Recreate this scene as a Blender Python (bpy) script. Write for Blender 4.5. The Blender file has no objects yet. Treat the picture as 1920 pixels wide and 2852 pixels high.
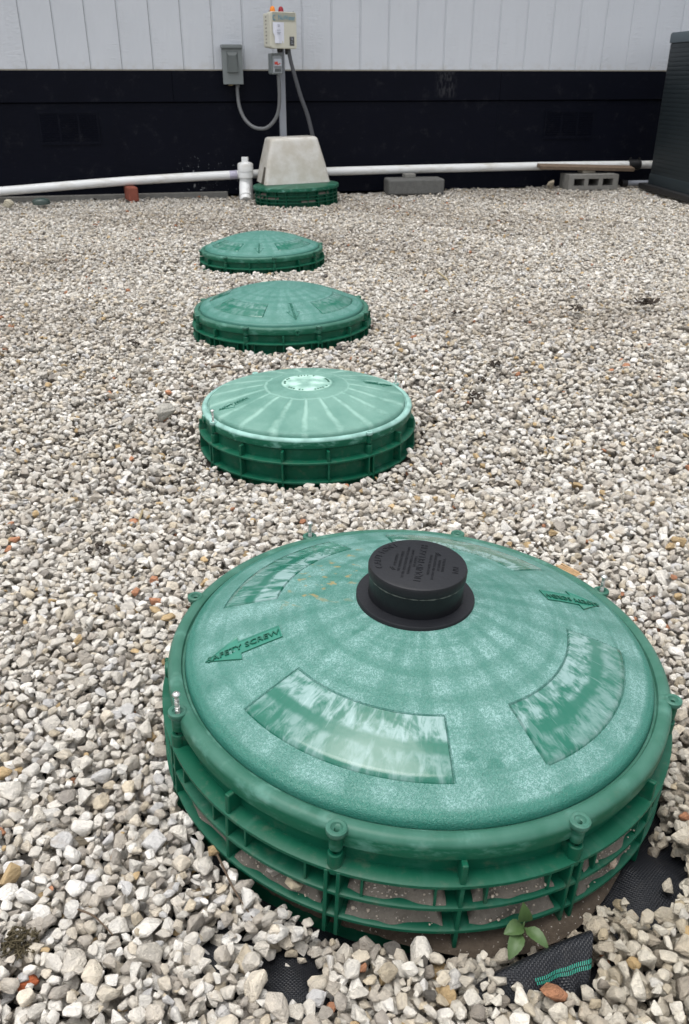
import bpy, bmesh, math, random
import numpy as np
from mathutils import Vector, Matrix, Euler
R = math.radians
random.seed(7); rng = np.random.default_rng(11)
S = bpy.context.scene
COL = S.collection

# ------------------------------------------------------------------ camera, sky, sun, exposure
cam = bpy.data.cameras.new("camera"); camo = bpy.data.objects.new("camera", cam); COL.objects.link(camo)
camo.location = (0, 0, 0.774); camo.rotation_euler = (R(90 - 27.32), 0, 0)
cam.sensor_fit = 'VERTICAL'; cam.sensor_height = 36; cam.lens = 29.56
cam.clip_start = .02; cam.clip_end = 400
cam.dof.use_dof = True; cam.dof.focus_distance = 1.12; cam.dof.aperture_fstop = 20
S.camera = camo
W_ = bpy.data.worlds.new("World"); S.world = W_; W_.use_nodes = True
nt = W_.node_tree
bg = nt.nodes['Background']
sky = nt.nodes.new('ShaderNodeTexSky'); sky.sky_type = 'NISHITA'; sky.sun_disc = False
SUN_EL, SUN_AZ = 79, 235
sky.sun_elevation = R(SUN_EL); sky.sun_rotation = R(SUN_AZ); sky.dust_density = 3; sky.air_density = 1; sky.ozone_density = 1
hsv = nt.nodes.new('ShaderNodeHueSaturation'); hsv.inputs['Saturation'].default_value = .16
nt.links.new(sky.outputs[0], hsv.inputs['Color']); nt.links.new(hsv.outputs[0], bg.inputs['Color'])
bg.inputs['Strength'].default_value = .14
sl = bpy.data.lights.new("sun", 'SUN'); sl.energy = 1.0; sl.angle = R(40); sl.color = (1, .975, .94)
so = bpy.data.objects.new("sun", sl); COL.objects.link(so)
_az = R(SUN_AZ)
_d = Vector((math.sin(_az) * math.cos(R(SUN_EL)), math.cos(_az) * math.cos(R(SUN_EL)), math.sin(R(SUN_EL))))
so.rotation_euler = (-_d).to_track_quat('-Z', 'Y').to_euler()
so.location = (0, -2, 8)
S.view_settings.view_transform = 'Standard'; S.view_settings.look = 'None'
S.view_settings.exposure = 1.0; S.view_settings.gamma = 1
S.view_settings.use_curve_mapping = False

# ------------------------------------------------------------------ helpers
def link(o, parent=None):
    COL.objects.link(o)
    if parent: o.parent = parent
    return o
def tag(o, label=None, cat=None, group=None, kind=None):
    if label: o['label'] = label
    if cat: o['category'] = cat
    if group: o['group'] = group
    if kind: o['kind'] = kind
    return o
def empty(name, loc=(0, 0, 0), rz=0, **k):
    o = bpy.data.objects.new(name, None); o.location = loc; o.rotation_euler = (0, 0, rz); o.empty_display_size = .1
    link(o); return tag(o, **k)
def obj(name, bm, mat, parent=None, smooth=None, loc=None):
    me = bpy.data.meshes.new(name)
    bmesh.ops.recalc_face_normals(bm, faces=bm.faces)
    bm.to_mesh(me); bm.free()
    for m in (mat if isinstance(mat, (list, tuple)) else [mat]): me.materials.append(m)
    if smooth is not None:
        me.shade_smooth(); me.set_sharp_from_angle(angle=R(smooth))
    o = bpy.data.objects.new(name, me)
    if loc: o.location = loc
    return link(o, parent)
def box(bm, c, s, rot=None, bev=0):
    r = bmesh.ops.create_cube(bm, size=1)
    vs = r['verts']
    for v in vs:
        v.co = Vector((v.co.x * s[0], v.co.y * s[1], v.co.z * s[2]))
    if bev:
        es = list({e for v in vs for e in v.link_edges})
        rr = bmesh.ops.bevel(bm, geom=es, offset=bev, segments=2, affect='EDGES', profile=.5)
        vs = [v for v in rr['verts']]
        vs = list({v for f in rr['faces'] for v in f.verts} | set(v for v in vs if v.is_valid))
        seen = set(vs); st = list(vs)
        while st:
            v = st.pop()
            for e in v.link_edges:
                w = e.other_vert(v)
                if w not in seen: seen.add(w); st.append(w)
        vs = list(seen)
    M = Matrix.Translation(Vector(c)) @ (rot.to_4x4() if rot is not None else Matrix.Identity(4))
    for v in vs: v.co = M @ v.co
    return vs
def lathe(bm, prof, seg=96, a0=0, a1=360, closed=False, c=(0, 0), zc=0):
    full = abs(a1 - a0) >= 360
    n = seg if full else seg + 1
    rings = []
    for i in range(n):
        a = R(a0 + (a1 - a0) * i / seg)
        rings.append([bm.verts.new((c[0] + r * math.cos(a), c[1] + r * math.sin(a), zc + z)) for r, z in prof])
    m = len(prof)
    for i in range(seg):
        A = rings[i]; B = rings[(i + 1) % n]
        for j in range(m if closed else m - 1):
            k = (j + 1) % m
            try: bm.faces.new((A[j], B[j], B[k], A[k]))
            except ValueError: pass
    if closed and not full:
        bm.faces.new(rings[0]); bm.faces.new(rings[-1])
    return rings
def disc(bm, r, z, seg=32, c=(0, 0)):
    return bm.faces.new([bm.verts.new((c[0] + r * math.cos(2 * math.pi * i / seg), c[1] + r * math.sin(2 * math.pi * i / seg), z)) for i in range(seg)])
def smooth_path(pts, n=8):
    P = [Vector(p) for p in pts]; out = []
    for i in range(len(P) - 1):
        p0 = P[max(i - 1, 0)]; p1 = P[i]; p2 = P[i + 1]; p3 = P[min(i + 2, len(P) - 1)]
        for k in range(n):
            t = k / n
            out.append(.5 * ((2 * p1) + (-p0 + p2) * t + (2 * p0 - 5 * p1 + 4 * p2 - p3) * t * t + (-p0 + 3 * p1 - 3 * p2 + p3) * t ** 3))
    out.append(P[-1]); return out
def tube(bm, pts, rad, seg=12, cap=True):
    P = [Vector(p) for p in pts]; rings = []
    rr = rad if isinstance(rad, (list, tuple)) else [rad] * len(P)
    up = None
    for i, p in enumerate(P):
        t = (P[min(i + 1, len(P) - 1)] - P[max(i - 1, 0)]).normalized()
        if up is None: up = t.orthogonal().normalized()
        up = (up - t * up.dot(t)).normalized(); w = t.cross(up)
        rings.append([bm.verts.new(p + (up * math.cos(2 * math.pi * k / seg) + w * math.sin(2 * math.pi * k / seg)) * rr[i]) for k in range(seg)])
    for i in range(len(P) - 1):
        for k in range(seg):
            bm.faces.new((rings[i][k], rings[i][(k + 1) % seg], rings[i + 1][(k + 1) % seg], rings[i + 1][k]))
    if cap: bm.faces.new(rings[0]); bm.faces.new(rings[-1])
def prism(bm, poly, h0, h1, M=None):
    a = [bm.verts.new((x, y, h0)) for x, y in poly]; b = [bm.verts.new((x, y, h1)) for x, y in poly]
    n = len(poly); bm.faces.new(a[::-1]); bm.faces.new(b)
    for i in range(n): bm.faces.new((a[i], a[(i + 1) % n], b[(i + 1) % n], b[i]))
    if M is not None:
        for v in a + b: v.co = M @ v.co
def text_bm(txt, size, ext=.0, align='CENTER', spacing=1.0):
    cu = bpy.data.curves.new("lettering", 'FONT'); cu.body = txt; cu.size = size; cu.extrude = ext; cu.align_x = align; cu.align_y = 'CENTER'
    cu.resolution_u = 2; cu.space_character = spacing
    o = bpy.data.objects.new("lettering", cu); COL.objects.link(o)
    dg = bpy.context.evaluated_depsgraph_get(); me = bpy.data.meshes.new_from_object(o.evaluated_get(dg))
    bm = bmesh.new(); bm.from_mesh(me)
    bpy.data.objects.remove(o); bpy.data.meshes.remove(me); bpy.data.curves.remove(cu)
    return bm

# ------------------------------------------------------------------ materials
class NT:
    def __init__(s, name):
        s.m = bpy.data.materials.new(name); s.m.use_nodes = True
        s.t = s.m.node_tree; s.b = s.t.nodes['Principled BSDF']
    def n(s, typ, **k):
        nd = s.t.nodes.new(typ)
        for a, v in k.items():
            if hasattr(nd, a): setattr(nd, a, v)
        return nd
    def l(s, a, b): s.t.links.new(a, b)
    def val(s, sock, v):
        if hasattr(v, 'is_output') or hasattr(v, 'links'): s.l(v, sock)
        else: sock.default_value = v
    def math(s, op, a, b=0, c=0, clamp=False):
        nd = s.n('ShaderNodeMath', operation=op); nd.use_clamp = clamp
        s.val(nd.inputs[0], a); s.val(nd.inputs[1], b)
        if len(nd.inputs) > 2: s.val(nd.inputs[2], c)
        return nd.outputs[0]
    def noise(s, vec, scale, detail=3, rough=.55, dim='3D', dist=0):
        nd = s.n('ShaderNodeTexNoise', noise_dimensions=dim); nd.inputs['Scale'].default_value = scale
        nd.inputs['Detail'].default_value = detail; nd.inputs['Roughness'].default_value = rough; nd.inputs['Distortion'].default_value = dist
        if vec is not None: s.l(vec, nd.inputs['Vector'])
        return nd.outputs['Fac']
    def ramp(s, f, a, b, lo=0., hi=1.):
        nd = s.n('ShaderNodeMapRange', interpolation_type='SMOOTHSTEP'); s.val(nd.inputs[0], f)
        for i, v in enumerate((a, b, lo, hi)): nd.inputs[i + 1].default_value = v
        return nd.outputs[0]
    def mix(s, f, a, b, typ='MIX'):
        nd = s.n('ShaderNodeMix', data_type='RGBA', blend_type=typ); s.val(nd.inputs[0], f)
        for i, v in ((6, a), (7, b)):
            if isinstance(v, tuple): nd.inputs[i].default_value = (*v, 1)
            else: s.l(v, nd.inputs[i])
        return nd.outputs[2]
    def bump(s, h, dist, strength=1.0, nrm=None):
        nd = s.n('ShaderNodeBump'); nd.inputs['Distance'].default_value = dist; nd.inputs['Strength'].default_value = strength
        s.l(h, nd.inputs['Height'])
        if nrm is not None: s.l(nrm, nd.inputs['Normal'])
        s.l(nd.outputs[0], s.b.inputs['Normal']); return nd.outputs[0]
    def oc(s): return s.n('ShaderNodeTexCoord').outputs['Object']
    def xyz(s, v):
        nd = s.n('ShaderNodeSeparateXYZ'); s.l(v, nd.inputs[0]); return nd.outputs
    def vec(s, x, y, z):
        nd = s.n('ShaderNodeCombineXYZ')
        for i, v in enumerate((x, y, z)): s.val(nd.inputs[i], v)
        return nd.outputs[0]
    def base(s, c):
        if isinstance(c, tuple): s.b.inputs['Base Color'].default_value = (*c, 1)
        else: s.l(c, s.b.inputs['Base Color'])
    def set(s, **k):
        for a, v in k.items(): s.val(s.b.inputs[a.replace('_', ' ')], v)
def simple(name, col, rough=.5, var=.15, scale=30, bump=0, spec=.5, metal=0, bscale=None):
    t = NT(name); oc = t.oc(); n = t.noise(oc, scale, 4)
    dk = tuple(c * (1 - var) for c in col); lt = tuple(min(1, c * (1 + var)) for c in col)
    t.base(t.mix(n, dk, lt)); t.set(Roughness=rough, Specular_IOR_Level=spec, Metallic=metal)
    if bump: t.bump(t.noise(oc, bscale or scale * 3, 4), bump, .6)
    return t.m

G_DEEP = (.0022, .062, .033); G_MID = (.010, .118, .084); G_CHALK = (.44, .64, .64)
def polar(t, oc):
    x, y, z = t.xyz(oc)
    r = t.math('SQRT', t.math('ADD', t.math('MULTIPLY', x, x), t.math('MULTIPLY', y, y)))
    a = t.math('ARCTAN2', y, x)
    cu, cv = t.math('DIVIDE', x, t.math('MAXIMUM', r, .001)), t.math('DIVIDE', y, t.math('MAXIMUM', r, .001))
    return r, a, cu, cv, z
def mat_dome(name, chalk, streak, grain, seed, edge=.277, rays=0, floor=0.):
    """weathered green plastic: embossed leather grain whose peaks have gone chalky, in radial streaks"""
    t = NT(name); oc = t.oc(); r, a, cu, cv, z = polar(t, oc)
    rad = t.vec(t.math('MULTIPLY', cu, 1.0), t.math('MULTIPLY', cv, 1.0), t.math('MULTIPLY', r, 2.2))
    st = t.noise(rad, 9 + seed, 3, .6)                      # radial streaks
    pt = t.noise(oc, 11, 3, .6)                              # cloudy patches
    cover = t.math('ADD', t.math('MULTIPLY', st, streak), t.math('MULTIPLY', pt, 1 - streak))
    cover = t.ramp(cover, .20, .74)
    sp = t.math('SINE', t.math('ADD', t.math('MULTIPLY', a, 22.0), t.math('MULTIPLY', t.noise(oc, 9, 3), 5.0)))
    sp2 = t.math('SINE', t.math('ADD', t.math('MULTIPLY', r, 175.0), t.math('MULTIPLY', t.noise(oc, 9, 3), 3.0)))
    cover = t.math('MULTIPLY', cover, t.math('MULTIPLY', t.ramp(sp, -1, .3, .60, 1.1), t.ramp(sp2, -1, -.55, .68, 1)))
    ringn = t.noise(t.vec(t.math('MULTIPLY', r, 60), t.math('MULTIPLY', a, .6), 0.0), 1, 2)
    cover = t.math('MULTIPLY', cover, t.ramp(ringn, .30, .58, .45, 1))
    gr = t.noise(oc, grain, 1, .5, dist=1.6)
    pk = t.ramp(gr, .46, .58)
    soft = t.math('ADD', t.math('MULTIPLY', cover, .20), .05)
    f = t.math('MULTIPLY', t.math('ADD', t.math('MULTIPLY', t.math('MULTIPLY', pk, cover), .44), soft), chalk, clamp=True)
    spot = t.ramp(t.noise(oc, 26, 2), .66, .74, 1, .35)
    f = t.math('MULTIPLY', f, spot)
    f = t.math('MULTIPLY', f, t.ramp(r, edge - .0065, edge - .014, .12, 1))
    if rays:         # pale bleached rays from a ring round the flat centre
        k = t.math('ADD', t.math('MULTIPLY', a, rays / (2 * math.pi)), t.math('MULTIPLY', t.noise(oc, 9, 2), .35))
        fr = t.math('ABSOLUTE', t.math('SUBTRACT', t.math('FRACT', k), .5))
        wn = t.noise(t.vec(t.math('FLOOR', k), 0.0, 0.0), 3.7, 1)
        wid = t.math('ADD', .12, t.math('MULTIPLY', t.math('MULTIPLY', wn, r), 1.3))
        ray = t.ramp(t.math('DIVIDE', fr, wid), 1.25, .0)
        ray = t.math('MULTIPLY', ray, t.math('MULTIPLY', t.ramp(r, .090, .105), t.ramp(r, .225, t.math('ADD', .13, 0.0) if False else .12, .9, 1)))
        brk = t.ramp(t.noise(oc, 22, 5, .65), .30, .60, .35, 1)
        ring = t.math('MULTIPLY', t.ramp(t.math('ABSOLUTE', t.math('SUBTRACT', t.math('ADD', r, t.math('MULTIPLY', t.noise(oc, 30, 2), .012)), .104)), .006, .001), .40)
        cen = t.math('MULTIPLY', t.ramp(r, .0625, .056), t.ramp(t.noise(oc, 30, 3), .3, .65, .35, .9))
        f = t.math('MAXIMUM', t.math('MAXIMUM', f, t.math('MULTIPLY', t.math('MULTIPLY', ray, brk), .54)), t.math('MAXIMUM', ring, cen))
    f = t.math('MAXIMUM', f, t.math('MULTIPLY', floor, t.ramp(pt, .2, .7, .6, 1.3)))
    base = t.mix(t.noise(oc, 20, 3), G_MID, (.014, .136, .098))
    c = t.mix(f, base, G_CHALK if not rays else (.45, .66, .575))
    if seed == 1:    # rusty scuffs left of the bleach port
        x, y, zz = t.xyz(oc)
        m = t.math('MULTIPLY', t.ramp(t.noise(t.vec(t.math('ADD', t.math('MULTIPLY', x, 40), t.math('MULTIPLY', y, -26)), t.math('ADD', t.math('MULTIPLY', x, 60), t.math('MULTIPLY', y, 75)), 0.0), 1, 2), .58, .68),
                   t.math('MULTIPLY', t.ramp(x, -.19, -.14), t.math('MULTIPLY', t.ramp(x, -.06, -.08), t.math('MULTIPLY', t.ramp(y, -.02, .03), t.ramp(y, .20, .16)))))
        c = t.mix(t.math('MULTIPLY', m, .75), c, (.33, .22, .06))
    t.base(c); t.set(Roughness=t.ramp(f, 0, .6, .42, .62), Specular_IOR_Level=.5)
    t.bump(gr, .0013, .9)
    return t.m
def mat_panel(amt=.44):
    """smooth moulded panels: scuffed in short radial strokes with a clean band half way"""
    t = NT("green_smooth_panel"); oc = t.oc(); r, a, cu, cv, z = polar(t, oc)
    st = t.noise(t.vec(t.math('MULTIPLY', cu, 1.0), t.math('MULTIPLY', cv, 1.0), t.math('MULTIPLY', r, 2.0)), 19, 5, .62, dist=.6)
    bl = t.noise(oc, 20, 4, .6, dist=1.2)
    wob = t.math('ADD', r, t.math('MULTIPLY', t.math('SUBTRACT', t.noise(oc, 34, 3), .5), .014))
    band = t.ramp(t.math('ABSOLUTE', t.math('SUBTRACT', wob, .2085)), .003, .010, .06, 1)
    inner = t.ramp(wob, .203, .214, 1, .62)
    f = t.math('MULTIPLY', t.math('MULTIPLY', t.ramp(t.math('ADD', t.math('MULTIPLY', st, .55), t.math('MULTIPLY', bl, .45)), .41, .60), band), inner)
    sc = t.ramp(t.noise(t.vec(t.math('MULTIPLY', cu, 34), t.math('MULTIPLY', cv, 34), t.math('MULTIPLY', r, 22)), 1, 2), .62, .68)
    f = t.math('ADD', t.math('MULTIPLY', f, amt), t.math('MULTIPLY', sc, .12), clamp=True)
    c = t.mix(f, (.011, .116, .077), (.45, .58, .60))
    t.base(c); t.set(Roughness=t.ramp(f, 0, .6, .16, .40)); t.bump(t.noise(oc, 22, 3), .0012, .5)
    return t.m
M_ARROW = None
def mat_side(name, wear=.25, dust=.3, top=0.):
    t = NT(name); oc = t.oc(); r, a, cu, cv, z = polar(t, oc)
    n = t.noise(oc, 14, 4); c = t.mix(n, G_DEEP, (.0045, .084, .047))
    w = t.ramp(t.noise(t.vec(t.math('MULTIPLY', cu, 8), t.math('MULTIPLY', cv, 8), t.math('MULTIPLY', z, 60)), 1, 4, .65), .5, .75)
    c = t.mix(t.math('MULTIPLY', w, wear), c, (.20, .42, .36))
    if top: c = t.mix(t.math('MULTIPLY', t.ramp(z, -.007, -.002), t.math('MULTIPLY', t.ramp(t.noise(oc, 25, 4), .3, .65, .6, 1), top)), c, (.34, .56, .51))
    d = t.ramp(t.noise(oc, 55, 4, .7), .52, .75)
    c = t.mix(t.math('MULTIPLY', d, dust), c, (.16, .14, .11))
    t.base(c); t.set(Roughness=t.ramp(w, 0, 1, .40, .58), Specular_IOR_Level=.20); t.bump(t.noise(oc, 60, 3), .0006, .4)
    return t.m
M_PANEL = mat_panel(); M_PANELFAR = mat_panel(.22)
M_RIM = mat_side("green_rim", .26, .10, .12); M_SIDE = mat_side("green_riser", .07, .22)
def mat_soil(name, a=(.085, .062, .045), b=(.20, .155, .12)):
    t = NT(name); oc = t.oc(); n = t.noise(oc, 90, 6, .7)
    c = t.mix(n, a, b); p = t.ramp(t.noise(oc, 330, 2), .66, .72)
    t.base(t.mix(p, c, (.36, .33, .29))); t.set(Roughness=.95, Specular_IOR_Level=.1); t.bump(n, .004, .9)
    return t.m
M_DIRT = mat_soil("dry_dirt", (.080, .071, .059), (.190, .172, .148)); M_GROUND = mat_soil("dusty_ground", (.07, .06, .05), (.17, .15, .13))
M_ARROW = simple("smooth_green_arrow", (.026, .170, .120), .3, .15, 40); M_LETTER = simple("step_shade_green", (.009, .092, .060), .4, .1, 60)  # second green is darkened to paint step shade on arrow outline and lettering
M_EDGE = simple("mid_green_step_shade", (.016, .135, .092), .4, .1, 60)  # milder painted step shade for arrows and lettering on the other lids
M_BLACK = simple("black_plastic", (.0040, .0048, .007), .42, .3, 40, .0006, .35)
M_CAP = simple("black_cap_plastic", (.0048, .0056, .0082), .5, .25, 60, .0005, .38)
M_CAPSEAM = simple("worn_seam", (.10, .11, .10), .7, .6, 300)
M_STEEL = simple("zinc_steel", (.62, .62, .60), .28, .1, 200, 0, .5, 1)
M_DARKHOLE = simple("dark_hole", (.004, .006, .006), .8)
def mat_stone():
    t = NT("limestone_gravel"); oc = t.oc()
    at = t.n('ShaderNodeAttribute', attribute_type='INSTANCER', attribute_name='col')
    ri = t.n('ShaderNodeObjectInfo').outputs['Random']
    off = t.n('ShaderNodeVectorMath', operation='ADD'); t.l(oc, off.inputs[0])
    t.l(t.vec(t.math('MULTIPLY', ri, 37.0), t.math('MULTIPLY', ri, 91.0), t.math('MULTIPLY', ri, 13.0)), off.inputs[1]); v = off.outputs[0]
    n = t.noise(v, 1.1, 5, .65)
    c = t.mix(t.ramp(n, .35, .7), at.outputs['Color'], t.mix(1.0, at.outputs['Color'], (1.28, 1.27, 1.24), 'MULTIPLY'))
    stain = t.math('MULTIPLY', t.ramp(t.noise(v, .8, 3), .56, .72), t.ramp(t.math('FRACT', t.math('MULTIPLY', ri, 7.3)), .55, .95))
    c = t.mix(t.math('MULTIPLY', stain, .42), c, (.34, .235, .14))
    sp = t.ramp(t.noise(v, 6, 3, .7), .60, .72)
    c = t.mix(t.math('MULTIPLY', sp, .28), c, (.17, .155, .14))
    t.base(c); t.set(Roughness=.82, Specular_IOR_Level=.25)
    h = t.math('ADD', n, t.math('MULTIPLY', t.noise(v, 5, 4, .7), .35))
    t.bump(h, .28, .55)
    return t.m
M_STONE = mat_stone()
def mat_siding():
    t = NT("white_wood_grain_siding"); oc = t.oc(); x, y, z = t.xyz(oc)
    v = t.vec(t.math('MULTIPLY', x, 1.0), t.math('MULTIPLY', y, 1.0), t.math('MULTIPLY', z, .22))
    ri = t.n('ShaderNodeObjectInfo').outputs['Random']
    vv = t.n('ShaderNodeVectorMath', operation='ADD'); t.l(v, vv.inputs[0]); t.l(t.vec(0.0, 0.0, t.math('MULTIPLY', ri, 9.0)), vv.inputs[1])
    g = t.noise(vv.outputs[0], 26, 5, .6, dist=1.5)
    w = t.n('ShaderNodeTexWave', wave_type='BANDS', bands_direction='Z'); w.inputs['Scale'].default_value = 34; w.inputs['Distortion'].default_value = 9; w.inputs['Detail'].default_value = 3; w.inputs['Detail Scale'].default_value = .5
    t.l(vv.outputs[0], w.inputs['Vector'])
    patch = t.ramp(t.noise(vv.outputs[0], 6, 2), .45, .62)
    hz = t.noise(t.vec(t.math('ADD', t.math('MULTIPLY', x, .42), t.math('MULTIPLY', ri, 5.0)), 0.0, t.math('MULTIPLY', z, 2.4)), 30, 4, .6, dist=1.0)
    h = t.math('ADD', t.math('MULTIPLY', g, .5), t.math('ADD', t.math('MULTIPLY', t.math('MULTIPLY', hz, patch), .9), t.math('MULTIPLY', t.math('MULTIPLY', w.outputs['Fac'], patch), .05)))
    c = t.mix(t.noise(oc, 3, 4), (.53, .558, .60), (.585, .612, .652))
    dirt = t.math('MULTIPLY', t.ramp(z, .90, .822), t.ramp(t.noise(oc, 18, 5, .7), .42, .7))
    c = t.mix(t.math('MULTIPLY', dirt, .35), c, (.40, .37, .31))
    sc = t.ramp(t.noise(oc, 34, 3), .70, .76)
    c = t.mix(t.math('MULTIPLY', sc, .18), c, (.42, .43, .42))
    t.base(c); t.set(Roughness=.55, Specular_IOR_Level=.35); t.bump(h, .006, .8)
    return t.m
def mat_navy():
    t = NT("navy_black_painted_board"); oc = t.oc(); x, y, z = t.xyz(oc)
    g = t.noise(t.vec(t.math('MULTIPLY', x, .15), y, z), 60, 4)
    c = t.mix(t.noise(oc, 4, 4), (.0009, .0016, .0052), (.0019, .0029, .0082))
    dust = t.math('MULTIPLY', t.ramp(t.noise(oc, 9, 6, .78), .54, .80), .16)
    c = t.mix(dust, c, (.10, .10, .105))
    low = t.math('MULTIPLY', t.ramp(z, .30, .18), t.ramp(t.noise(oc, 38, 4, .7), .63, .66))
    near = t.ramp(t.math('ABSOLUTE', t.math('ADD', x, 1.03)), .28, .10)
    c = t.mix(t.math('MULTIPLY', t.math('MULTIPLY', low, near), .55), c, (.33, .34, .36))
    sc = t.math('MULTIPLY', t.ramp(t.math('ABSOLUTE', t.math('SUBTRACT', x, .77)), .10, .03), t.math('MULTIPLY', t.ramp(z, .63, .66), t.ramp(t.noise(t.vec(t.math('MULTIPLY', x, 3), y, z), 22, 4), .42, .66)))
    c = t.mix(t.math('MULTIPLY', sc, .10), c, (.25, .25, .26))
    t.base(c); t.set(Roughness=.6, Specular_IOR_Level=.10); t.bump(g, .002, .5)
    return t.m
M_SIDING = mat_siding(); M_NAVY = mat_navy()
def mat_pvc():
    t = NT("white_pvc"); oc = t.oc(); x, y, z = t.xyz(oc)
    n = t.noise(t.vec(t.math('MULTIPLY', x, .25), y, z), 16, 5, .65)
    c = t.mix(t.ramp(n, .45, .75), (.70, .71, .71), (.52, .50, .45))
    t.base(c); t.set(Roughness=.38); return t.m
M_PVC = mat_pvc()
M_PRIMER = simple("purple_primer_stain", (.42, .40, .50), .4, .4, 60)
M_BEIGE = simple("beige_box_plastic", (.53, .52, .44), .42, .06, 20)
M_COVER = None
def mat_cover():
    t = NT("dusty_cream_cover"); oc = t.oc(); n = t.noise(oc, 9, 5, .65)
    c = t.mix(t.ramp(n, .35, .66), (.50, .49, .46), (.41, .385, .335))
    s = t.ramp(t.noise(oc, 38, 3), .70, .76); c = t.mix(t.math('MULTIPLY', s, .55), c, (.22, .18, .12))
    t.base(c); t.set(Roughness=.6); t.bump(t.noise(oc, 70, 4), .002, .4); return t.m
M_COVER = mat_cover()
M_GREY = simple("grey_painted_metal", (.165, .185, .188), .5, .12, 14)
M_GREYLT = simple("light_grey_plastic", (.27, .29, .31), .5, .1, 16)
M_GREYDK = simple("dark_grey_moulding", (.10, .115, .115), .5, .1, 16)
M_POST = simple("grey_pvc_post", (.25, .265, .30), .5, .08, 10)
M_COND = simple("grey_flexible_conduit", (.125, .13, .135), .55, .12, 30)
M_CABLE = simple("charcoal_cable", (.055, .058, .066), .55, .15, 30)
M_AMBER = simple("amber_lens", (.75, .22, .012), .15, .1, 50); M_REDLENS = simple("red_lens", (.26, .004, .012), .15, .1, 50)
M_PAPER = simple("white_paper", (.66, .68, .76), .7, .06, 60, .003)
M_LABEL = simple("olive_grey_label", (.33, .33, .27), .45, .05, 20)
M_BLUE = simple("blue_print", (.06, .22, .32), .5, .1); M_DARKPRINT = simple("dark_print", (.05, .05, .05), .6, .1)
M_GREYPRINT = simple("grey_print", (.30, .32, .38), .6, .1)
M_REDSW = simple("red_switch", (.50, .05, .035), .4, .1); M_CLEAR = simple("pale_switch_cover", (.42, .45, .50), .3, .08)
M_CONC = simple("grey_concrete", (.20, .195, .18), .9, .3, 30, .006, .2, bscale=160)
M_CONCDK = simple("dark_concrete", (.115, .115, .11), .9, .3, 30, .006, .2, bscale=160)
M_BRICK = simple("red_brick", (.22, .07, .048), .85, .3, 40, .006, .2, bscale=140)
M_WOOD = simple("weathered_wood", (.17, .125, .09), .8, .35, 50, .003, .2)
M_CHIP = simple("orange_wood_chip", (.40, .27, .15), .8, .35, 90, .003, .2)
M_TWIG = simple("brown_twig", (.10, .072, .05), .8, .35, 120, .002, .2)
M_TAN = simple("dry_straw", (.27, .22, .13), .8, .3, 120, .002, .2)
M_DEAD = simple("dead_moss", (.075, .062, .038), .9, .5, 200, .003, .1)
M_LEAFDK = simple("dark_rotten_leaf", (.035, .027, .021), .8, .5, 120, .003, .2)
M_AC = simple("charcoal_green_painted_steel", (.013, .020, .024), .5, .15, 8)
M_ACTOP = simple("slate_painted_steel", (.055, .075, .088), .5, .12, 8)
M_GAP = simple("dark_louvre_gap", (.008, .011, .013), .7)
M_DISH = simple("grey_green_plastic", (.035, .055, .048), .4, .2, 20)
M_RUBBER = simple("black_rubber", (.008, .008, .009), .55, .3, 40)
def mat_weave(name, ay, green=False):
    t = NT(name); oc = t.oc(); x, y, z = t.xyz(oc); k = 1 / .0019
    fx = t.math('FRACT', t.math('MULTIPLY', x, k)); fy = t.math('FRACT', t.math('MULTIPLY', y, k))
    chk = t.n('ShaderNodeTexChecker'); chk.inputs['Scale'].default_value = k * 1.0
    t.l(t.vec(x, y, 0.0), chk.inputs['Vector'])
    hx = t.math('SINE', t.math('MULTIPLY', fx, math.pi)); hy = t.math('SINE', t.math('MULTIPLY', fy, math.pi))
    h = t.math('ADD', t.math('MULTIPLY', chk.outputs['Fac'], hx), t.math('MULTIPLY', t.math('SUBTRACT', 1, chk.outputs['Fac']), hy))
    c = t.mix(chk.outputs['Fac'], (.0065, .0075, .010), (.0085, .010, .014))
    dust = t.ramp(t.noise(oc, 60, 5, .7), .5, .8); c = t.mix(t.math('MULTIPLY', dust, .10), c, (.13, .115, .10))
    t.base(c); t.set(Roughness=.40, Specular_IOR_Level=.35)
    t.bump(t.math('ADD', t.math('MULTIPLY', h, .6), t.math('MULTIPLY', t.noise(oc, 140, 3), .9)), .0011, .7); return t.m
M_FABRIC = mat_weave("black_woven_fabric", 0)
M_TRACER = simple("teal_tracer_thread", (.015, .235, .165), .4, .2, 200)
def mat_leaf():
    t = NT("weed_leaf"); oc = t.oc(); n = t.noise(oc, 120, 4)
    t.base(t.mix(n, (.040, .078, .022), (.070, .120, .042))); t.set(Roughness=.5, Specular_IOR_Level=.4)
    t.b.inputs['Subsurface Weight'].default_value = 0
    t.bump(n, .001, .5); return t.m
M_LEAF = mat_leaf()

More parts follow.
